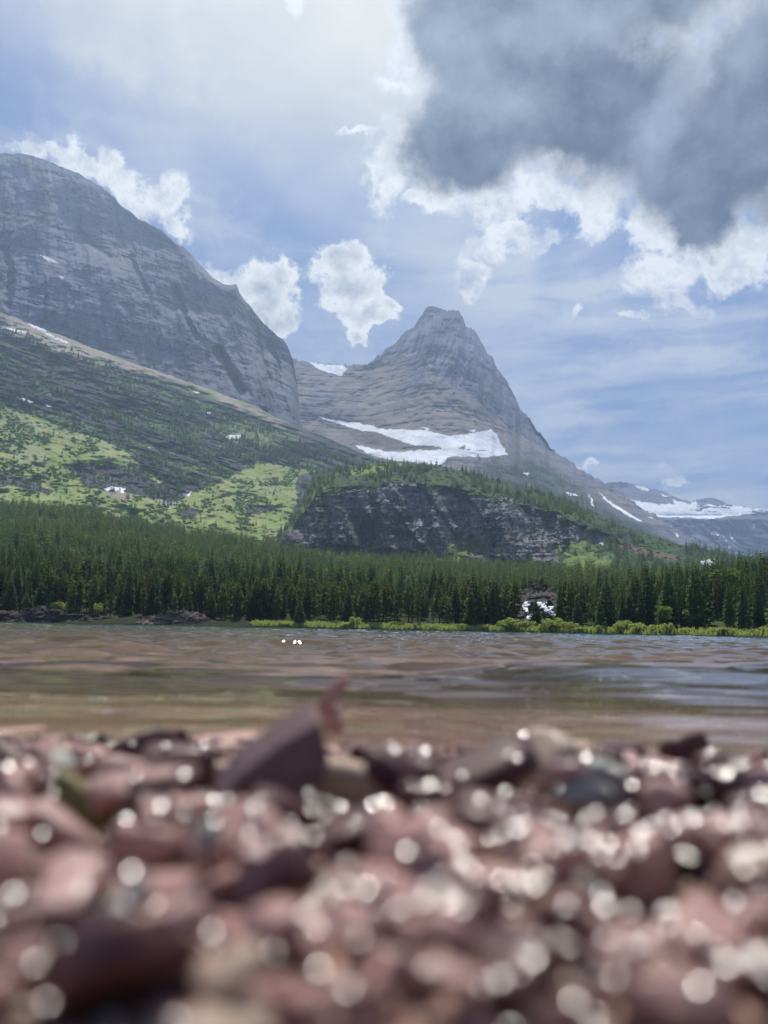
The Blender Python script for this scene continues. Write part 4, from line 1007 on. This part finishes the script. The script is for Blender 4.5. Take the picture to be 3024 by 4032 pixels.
def lake_mat():
    m, nt, out = new_mat('lake_water')
    g = nt.nodes.new('ShaderNodeNewGeometry'); P = g.outputs['Position']
    sp = nt.nodes.new('ShaderNodeSeparateXYZ'); nt.links.new(P, sp.inputs[0]); y = V(nt, sp.outputs[1])
    n1 = nnoise(nt, mapping(nt, P, (1, 1.7, 1)), 3.0, 3, 0.55); n2 = nnoise(nt, mapping(nt, P, (1, 1.9, 1)), 0.9, 4, 0.6)
    far = y.sst(3.0, 12.0)
    hgt = V(nt, n1.outputs[0]) * 0.022 * far + V(nt, n2.outputs[0]) * 0.07 * far
    nb = bump(nt, hgt, 1.0, 1.0)
    fr = nt.nodes.new('ShaderNodeFresnel'); fr.inputs[0].default_value = 1.33; nt.links.new(nb, fr.inputs['Normal'])
    gl = nt.nodes.new('ShaderNodeBsdfGlossy'); gl.inputs['Roughness'].default_value = 0.03; nt.links.new(nb, gl.inputs['Normal'])
    gl.inputs[0].default_value = (1, 1, 1, 1)
    tr = nt.nodes.new('ShaderNodeBsdfTransparent'); tr.inputs[0].default_value = (0.90, 0.88, 0.82, 1)
    df = nt.nodes.new('ShaderNodeBsdfDiffuse')
    nt.links.new(nmix(nt, y.sst(3.5, 14.0), nmix(nt, (y + (V(nt, nnoise(nt, mapping(nt, P, (2.0, 5.0, 1)), 2.5, 4, 0.6).outputs[0]) - 0.5) * 2.0).sst(0.5, 2.2), (0.30, 0.170, 0.112), (0.110, 0.080, 0.046)), (0.030, 0.085, 0.080)), df.inputs[0])
    mt = nt.nodes.new('ShaderNodeMixShader'); nt.links.new((y.sst(0.3, 2.0) * 0.62 + 0.10 + 0.2 * far).k, mt.inputs[0])
    nt.links.new(tr.outputs[0], mt.inputs[1]); nt.links.new(df.outputs[0], mt.inputs[2])
    mx = nt.nodes.new('ShaderNodeMixShader'); nt.links.new((V(nt, fr.outputs[0]).pow(1.12)).k, mx.inputs[0])
    nt.links.new(mt.outputs[0], mx.inputs[1]); nt.links.new(gl.outputs[0], mx.inputs[2])
    nt.links.new(mx.outputs[0], out.inputs[0])
    return m
def build_lake():
    ys = np.concatenate([np.geomspace(0.24, 14, 900), np.geomspace(14.2, 226, 130)])
    X, Y = fan_grid(ys, lambda y: np.maximum(0.3, y * 0.75 + 0.05), 520)
    far = sst(6, 60, Y); X = X * (1 + 1.2 * far)
    P = np.stack([X, Y, lake_h(X, Y)], -1)
    o = link('lake', new_mesh('lake', P.reshape(-1, 3), grid_faces(*X.shape), (lake_mat(),))); o['kind'] = 'structure'
build_lake()

# ------------------------------------------------------------------ pebbles
def stone_mat(name, c1, c2, c3):
    m, nt, out = new_mat(name); b = principled(nt, out, 0.5, 0.3)
    oi = nt.nodes.new('ShaderNodeObjectInfo'); tc = nt.nodes.new('ShaderNodeTexCoord')
    n = nnoise(nt, mapping(nt, tc.outputs['Object'], (1, 1, 2.5)), 190, 5, 0.6); n2 = nnoise(nt, tc.outputs['Object'], 700, 4, 0.6)
    c = nmix(nt, V(nt, n.outputs[0]).sst(0.3, 0.7), c1, c2); c = nmix(nt, V(nt, oi.outputs['Random']) * 0.6, c, c3)
    nt.links.new(c, b.inputs['Base Color'])
    nt.links.new(bump(nt, n2.outputs[0], 0.7, 0.0006), b.inputs['Normal'])
    b.inputs['Coat Weight'].default_value = 0.22; b.inputs['Coat Roughness'].default_value = 0.20; b.inputs['Coat IOR'].default_value = 1.33
    return m
STONES = {'pink': stone_mat('pink_argillite', (0.38, 0.20, 0.165), (0.54, 0.335, 0.285), (0.42, 0.21, 0.18)),
          'maroon': stone_mat('maroon_argillite', (0.050, 0.014, 0.014), (0.105, 0.032, 0.028), (0.075, 0.022, 0.021)),
          'tan': stone_mat('tan_stone', (0.40, 0.28, 0.19), (0.52, 0.39, 0.28), (0.46, 0.31, 0.22)),
          'grey': stone_mat('grey_green_stone', (0.24, 0.23, 0.19), (0.38, 0.37, 0.31), (0.30, 0.28, 0.24)),
          'olive': stone_mat('olive_stone', (0.16, 0.13, 0.04), (0.27, 0.22, 0.07), (0.22, 0.18, 0.05))}
HM_RES = 0.001; HM_X0, HM_Y0 = -0.36, 0.02; HM = None
def hm_init():
    global HM, HMX, HMY
    HMX = np.arange(HM_X0, 0.36, HM_RES); HMY = np.arange(HM_Y0, 0.62, HM_RES)
    gx, gy = np.meshgrid(HMX, HMY); HM = ground_z(gx, gy)
hm_init()
def hm_region(x, y, r):
    i0, i1 = int((y - r - HM_Y0) / HM_RES), int((y + r - HM_Y0) / HM_RES) + 1; j0, j1 = int((x - r - HM_X0) / HM_RES), int((x + r - HM_X0) / HM_RES) + 1
    return max(i0, 0), min(i1, HM.shape[0]), max(j0, 0), min(j1, HM.shape[1])
def euler_m(rx, ry, rz):
    from mathutils import Euler
    return np.array(Euler((rx, ry, rz)).to_matrix())
PEB = []
def pebble(x, y, dims, rot, col, seed, label, group=None, z=None, name='pebble', cuts=5, settle=0.35, p=None):
    r = np.random.default_rng(seed); v, f = stone_shape(r, dims, 3, cuts, 0.05 if name == 'pebble' else 0.02, p)
    w = v @ euler_m(*rot).T; ext = max(dims) 
    i0, i1, j0, j1 = hm_region(x, y, ext)
    if z is None:
        sub = HM[i0:i1, j0:j1]
        z = float(np.percentile(sub, 70)) - float(w[:, 2].min()) * (1 - settle)
    me = new_mesh(name, v, f, (STONES[col],))
    o = link(name, me); o.location = (x, y, z); o.rotation_euler = rot
    # raise the height map by the stone's upper side
    q = w + np.array([x, y, z])
    a = np.round((q[:, 1] - HM_Y0) / HM_RES).astype(int); b = np.round((q[:, 0] - HM_X0) / HM_RES).astype(int)
    ok = (a > 0) & (a < HM.shape[0] - 1) & (b > 0) & (b < HM.shape[1] - 1)
    for da in (-1, 0, 1):
        for db in (-1, 0, 1): np.maximum.at(HM, (a[ok] + da, b[ok] + db), q[ok, 2])
    tag(o, label, 'pebble' if name == 'pebble' else 'stone', group); PEB.append(o)
    return o

def build_gravel():
    r = np.random.default_rng(91); V_, F_, C_ = [], [], []; n0 = 0
    for i in range(5200):
        y = r.uniform(0.045, 0.288); x = r.uniform(-1, 1) * (0.06 + y * 0.62); s = r.uniform(0.0009, 0.0022)
        v, f = ICO[1]; w = v * np.array([s * r.uniform(0.8, 1.5), s * r.uniform(0.7, 1.2), s * r.uniform(0.35, 0.7)]) * (1 + 0.25 * r.normal(0, 1, (len(v), 1)) * 0.5)
        w = w @ euler_m(r.normal(0, 0.4), r.normal(0, 0.4), r.random() * 6.28).T
        z = float(ground_z(np.array([x]), np.array([y]))[0]) + s * 0.2
        V_.append(w + np.array([x, y, z])); F_.append(f + n0); n0 += len(v)
        base = [(0.40, 0.24, 0.20), (0.22, 0.09, 0.085), (0.44, 0.34, 0.24), (0.30, 0.31, 0.28), (0.13, 0.045, 0.05)][r.choice(5, p=(0.28, 0.36, 0.10, 0.07, 0.19))]
        C_.append(np.tile(np.array(base) * r.uniform(0.7, 1.25), (len(v), 1)))
    m, nt, out = new_mat('fine_gravel'); b = principled(nt, out, 0.4, 0.45); a = nt.nodes.new('ShaderNodeVertexColor'); a.layer_name = 'Col'
    nt.links.new(a.outputs[0], b.inputs['Base Color']); b.inputs['Coat Weight'].default_value = 0.2; b.inputs['Coat Roughness'].default_value = 0.2; b.inputs['Coat IOR'].default_value = 1.33
    me = new_mesh('gravel', np.concatenate(V_), np.concatenate(F_), (m,)); set_col(me, np.concatenate(C_))
    tag(link('gravel', me), 'fine wet red and tan gravel between the pebbles', 'gravel', None, 'stuff')
build_gravel()

def gp(px, py, z):
    """point at height z that is seen in the photo direction (px,py)"""
    d = rays(px, py); return CAM + d * ((z - CAM_H) / d[2])

KEYS = []
def key(px, py, base, hw, hh, hd, rot, col, seed, label, name='pebble', cuts=5, p=None):
    """stone centred on the photo direction (px,py); base = photo row where it meets the beach; half sizes in photo pixels at that distance"""
    KEYS.append((px, (py + base) / 2 + 20, hw + 20, base - py + 60))
    Y = float(gp(px, base, 0.002)[1]); k = Y / F; c = at(px, py, Y + hd * k * 0.8)
    return pebble(c[0], c[1], (hw * k, hd * k, hh * k), tuple(R(a) for a in rot), col, seed, label, None, float(c[2]), name, cuts, p=p)
def leaning_slab(label):
    """flat block of rock stuck in the beach at a slant"""
    import bmesh
    Y = 0.166; KEYS.append((1060, 3100, 330, 240))
    pts = np.array([(1262, 2842), (1302, 3000), (1215, 3215), (1080, 3330), (790, 3345), (850, 3190), (945, 3050), (1100, 2935)], float)
    P = at(pts[:, 0], pts[:, 1], np.full(len(pts), Y)); P[:, 1] += 0.10 * (P[:, 2] - 0.02)
    bm = bmesh.new(); vs = [bm.verts.new(p) for p in P]; fc = bm.faces.new(vs)
    r = bmesh.ops.extrude_face_region(bm, geom=[fc]); nv = [g for g in r['geom'] if isinstance(g, bmesh.types.BMVert)]
    for q in nv: q.co += Vector((-0.0028, 0.0125, 0.0036))
    bmesh.ops.recalc_face_normals(bm, faces=bm.faces[:])
    bmesh.ops.bevel(bm, geom=bm.edges[:], offset=0.0011, segments=3, profile=0.6, affect='EDGES')
    bmesh.ops.triangulate(bm, faces=bm.faces[:])
    c = Vector(P.mean(0)); me = bpy.data.meshes.new('leaning_stone')
    for q in bm.verts: q.co -= c
    bm.to_mesh(me); bm.free(); me.materials.append(stone_mat('slab_argillite', (0.10, 0.050, 0.048), (0.19, 0.105, 0.098), (0.15, 0.08, 0.075)))
    o = link('leaning_stone', me); o.location = c
    return tag(o, label, 'stone')
# stones that the photo singles out
def place_keys():
    leaning_slab('large dark slab leaning steeply out of the pebbles, pale wet edge against the water')
    key(1312, 2735, 3100, 95, 30, 28, (0, -58, 0), 'pink', 32, 'thin pinkish splinter of stone poking up behind the leaning slab tip', 'stone_splinter', 3)
    key(1315, 2830, 3060, 40, 55, 40, (0, 0, 0), 'pink', 33, 'small pink pebble tucked behind the tip of the leaning slab')
    key(690, 3040, 3130, 145, 95, 110, (6, 3, 4), 'maroon', 34, 'dark blocky stone with pale flat top at the water edge left of the slab', 'pebble', 3, 7.0)
    key(470, 3080, 3180, 95, 95, 80, (0, 10, 20), 'pink', 35, 'rounded pink pebble beside the dark blocky stone')
    key(860, 3050, 3110, 38, 45, 40, (0, 0, 0), 'tan', 36, 'tiny orange tan pebble wedged between the block and the leaning slab')
    key(120, 3120, 3240, 110, 110, 100, (0, 12, 0), 'maroon', 55, 'dark maroon stone half hidden at the left end of the waterline')
    key(370, 3210, 3330, 220, 48, 60, (0, 38, -6), 'olive', 37, 'long olive yellow stone lying slanted down to the right')
    key(310, 3330, 3450, 260, 62, 80, (0, 30, -5), 'pink', 38, 'long pink stone slanting parallel under the olive one')
    key(720, 3180, 3300, 150, 42, 80, (0, -4, 8), 'pink', 39, 'pink stick of stone bridging a dark hollow below the blocky stone')
    key(850, 3290, 3340, 45, 130, 70, (0, -22, 0), 'pink', 57, 'narrow pink stone standing upright at the side of the dark hollow')
    key(1870, 3110, 3230, 270, 115, 140, (14, -24, 8), 'maroon', 40, 'broad dark maroon stone with a ridge rising at the water edge', 'pebble', 4, 6.0)
    key(2180, 3010, 3130, 125, 120, 100, (0, 15, 0), 'tan', 41, 'tan rounded stone at the water edge beside the maroon ridge')
    key(1790, 3120, 3200, 95, 80, 70, (0, 0, 0), 'pink', 42, 'pale pink pebble lying on the maroon ridge stone')
    key(1350, 3110, 3200, 150, 110, 90, (0, 12, 0), 'tan', 58, 'buff stone with bright sparkles close to the right side of the slab')
    key(2480, 3150, 3260, 200, 90, 110, (6, 26, -10), 'grey', 43, 'grey stone sloping down to the right in the middle distance')
    key(2700, 2960, 3030, 90, 80, 70, (0, -20, 10), 'maroon', 44, 'dark red stone standing in the shallow sky reflecting water')
    key(2600, 3060, 3140, 160, 70, 90, (0, 8, 0), 'pink', 45, 'rose pink pebble covered with sparkles near the right waterline')
    key(2900, 3080, 3180, 150, 90, 100, (0, 10, 0), 'maroon', 56, 'dark maroon stone on the waterline at the far right')
    key(1400, 3330, 3440, 280, 130, 150, (12, 10, 20), 'maroon', 46, 'dark maroon stone in deep shade under the buff sparkling stone')
    key(1950, 3310, 3450, 330, 140, 150, (14, 10, -12), 'maroon', 47, 'large shaded maroon stone in the middle of the beach')
    key(2260, 3380, 3480, 220, 46, 60, (0, 30, 0), 'pink', 48, 'pinkish stick of stone lying across the shaded maroon one')
    key(580, 3560, 3680, 300, 85, 160, (10, -16, 16), 'pink', 49, 'broad pale pink slab with a dark gap under its right end')
    key(800, 3750, 3830, 120, 70, 80, (12, 6, 0), 'maroon', 50, 'dark stone in the hollow below the broad pale pink slab')
    key(1700, 3640, 3730, 170, 80, 90, (10, 0, 10), 'maroon', 51, 'small dark stone in a hollow at the centre of the near pebbles')
    key(2650, 3700, 3850, 420, 100, 160, (8, -20, -6), 'pink', 52, 'long rose stone rising to the right edge among the nearest pebbles')
    key(650, 3960, 4010, 260, 110, 160, (8, 5, 0), 'grey', 53, 'grey green pebble blurred at the bottom edge')
    key(2900, 3930, 4030, 200, 120, 140, (10, 20, 0), 'maroon', 54, 'dark maroon pebble blurred in the bottom right corner')
    key(1250, 3560, 3650, 230, 60, 110, (0, 12, -14), 'tan', 59, 'long buff stone with a pale top lying below the shaded stones')
place_keys()

def scatter_pebbles(n):
    r = np.random.default_rng(123); done = 0; tries = 0
    GL = {k: 'small %s pebble of the blurred wet shore' % t for k, t in (('pink', 'pink'), ('maroon', 'maroon'), ('tan', 'tan'), ('grey', 'grey green'), ('olive', 'olive'))}
    while done < n and tries < 9000:
        tries += 1
        px = r.uniform(-200, 3220); py = 2935 + (4150 - 2935) * r.random() ** 0.8
        p = gp(px, py, 0.005)
        if p[1] > EDGE + 0.01 or p[1] < 0.06: continue
        if any(((px - a) / (b * 0.8)) ** 2 + ((py - c_) / d_) ** 2 < 1 for a, c_, b, d_ in KEYS): continue
        s = r.choice([0.0040, 0.0060, 0.0085, 0.0115], p=(0.30, 0.36, 0.25, 0.09)) * r.uniform(0.85, 1.15) * (0.8 if py > 3500 else 1.0)
        i0, i1, j0, j1 = hm_region(p[0], p[1], s * 0.8)
        if i1 <= i0 or j1 <= j0: continue
        if HM[i0:i1, j0:j1].max() + s * 0.45 > np.interp(p[1], (0.06, 0.10, 0.15, 0.24, 0.29), (0.011, 0.014, 0.018, 0.0075, 0.002)): continue
        col = r.choice(['pink', 'maroon', 'tan', 'grey', 'olive'], p=(0.20, 0.74, 0.04, 0.02, 0.00) if 2960 < py < 3430 and px > 420 else ((0.60, 0.27, 0.07, 0.06, 0.00) if py < 3420 else (0.80, 0.10, 0.04, 0.06, 0.00))); tilt = R(15)  # middle band mostly dark maroon: stone colour, with shade between stones worked in
        pebble(p[0], p[1], (s, s * r.uniform(0.55, 0.9), s * r.uniform(0.28, 0.55)), (r.normal(0, tilt), r.normal(0, tilt), r.random() * 6.28), col, int(r.integers(1e6)), GL[col], col + ' pebbles of the wet shore')
        done += 1
scatter_pebbles(285)

# added flat-topped facets on the stones, tilted to throw sun glints at the camera
def build_glints():
    m, nt, out = new_mat('glint_facet'); b = principled(nt, out, 0.12, 0.5)
    b.inputs['IOR'].default_value = 1.33; b.inputs['Base Color'].default_value = (0.30, 0.22, 0.19, 1); b.inputs['Coat Weight'].default_value = 1.0; b.inputs['Coat Roughness'].default_value = 0.11
    r = np.random.default_rng(55); V_, F_ = [], []; n0 = 0
    k = 14; ang = np.linspace(0, 2 * np.pi, k, endpoint=False)
    for i in range(620):
        px = r.uniform(-50, 3074); py = 2950 + 1080 * r.random() ** 1.15
        if r.random() > (0.35 + 0.65 * min(1, max(0, px - 700) / 1200)) * (1.0 if py < 3650 else 0.45): continue
        p = gp(px, py, 0.009)
        i0, i1, j0, j1 = hm_region(p[0], p[1], 0.0008)
        if i1 <= i0 or j1 <= j0: continue
        z = HM[i0:i1, j0:j1].max() + 0.0001
        s = 0.00060 * r.uniform(0.6, 1.5) * (0.7 + 0.6 * min(1, p[1] / 0.2)); 
        view = CAM - np.array([p[0], p[1], z]); view /= np.linalg.norm(view); h = view + sun_dir; h /= np.linalg.norm(h)
        n = h + r.normal(0, 0.035, 3); n /= np.linalg.norm(n); t1 = np.cross(n, [1, 0, 0]); t1 /= np.linalg.norm(t1); t2 = np.cross(n, t1)
        c = np.array([p[0], p[1], z])
        ring = lambda rr, hh: c + n * hh + rr * (np.cos(ang)[:, None] * t1 + np.sin(ang)[:, None] * t2)
        v = np.concatenate([ring(s * 1.05, -s * 0.8), ring(s, 0.0), ring(s * 0.75, s * 0.09), ring(s * 0.3, s * 0.125), (c + n * s * 0.13)[None]])
        f = []
        for l in range(3):
            for e in range(k):
                a_, b_, c_, d_ = l * k + e, l * k + (e + 1) % k, (l + 1) * k + (e + 1) % k, (l + 1) * k + e
                f += [(a_, b_, c_), (a_, c_, d_)]
        for e in range(k): f.append((3 * k + e, 3 * k + (e + 1) % k, 4 * k))
        V_.append(v); F_.append(np.array(f) + n0); n0 += len(v)
    tag(link('glint_facets', new_mesh('glint_facets', np.concatenate(V_), np.concatenate(F_), (m,))), 'tiny added facets tilted to mirror the sun over the wet pebbles', 'water drops', None, 'stuff')
build_glints()

# ------------------------------------------------------------------ render settings
scene.render.engine = 'CYCLES'
scene.render.filter_size = 1.2
cy = scene.cycles
cy.use_denoising = True
cy.max_bounces = 6; cy.diffuse_bounces = 2; cy.glossy_bounces = 3; cy.transmission_bounces = 2; cy.transparent_max_bounces = 8; cy.volume_bounces = 0
cy.caustics_reflective = False; cy.caustics_refractive = False
cy.sample_clamp_indirect = 4.0
cy.use_adaptive_sampling = True; cy.adaptive_threshold = 0.006
scene.view_settings.view_transform = 'Standard'; scene.view_settings.look = 'None'
scene.view_settings.exposure = 0.0; scene.view_settings.gamma = 1.0
scene.view_settings.use_curve_mapping = False
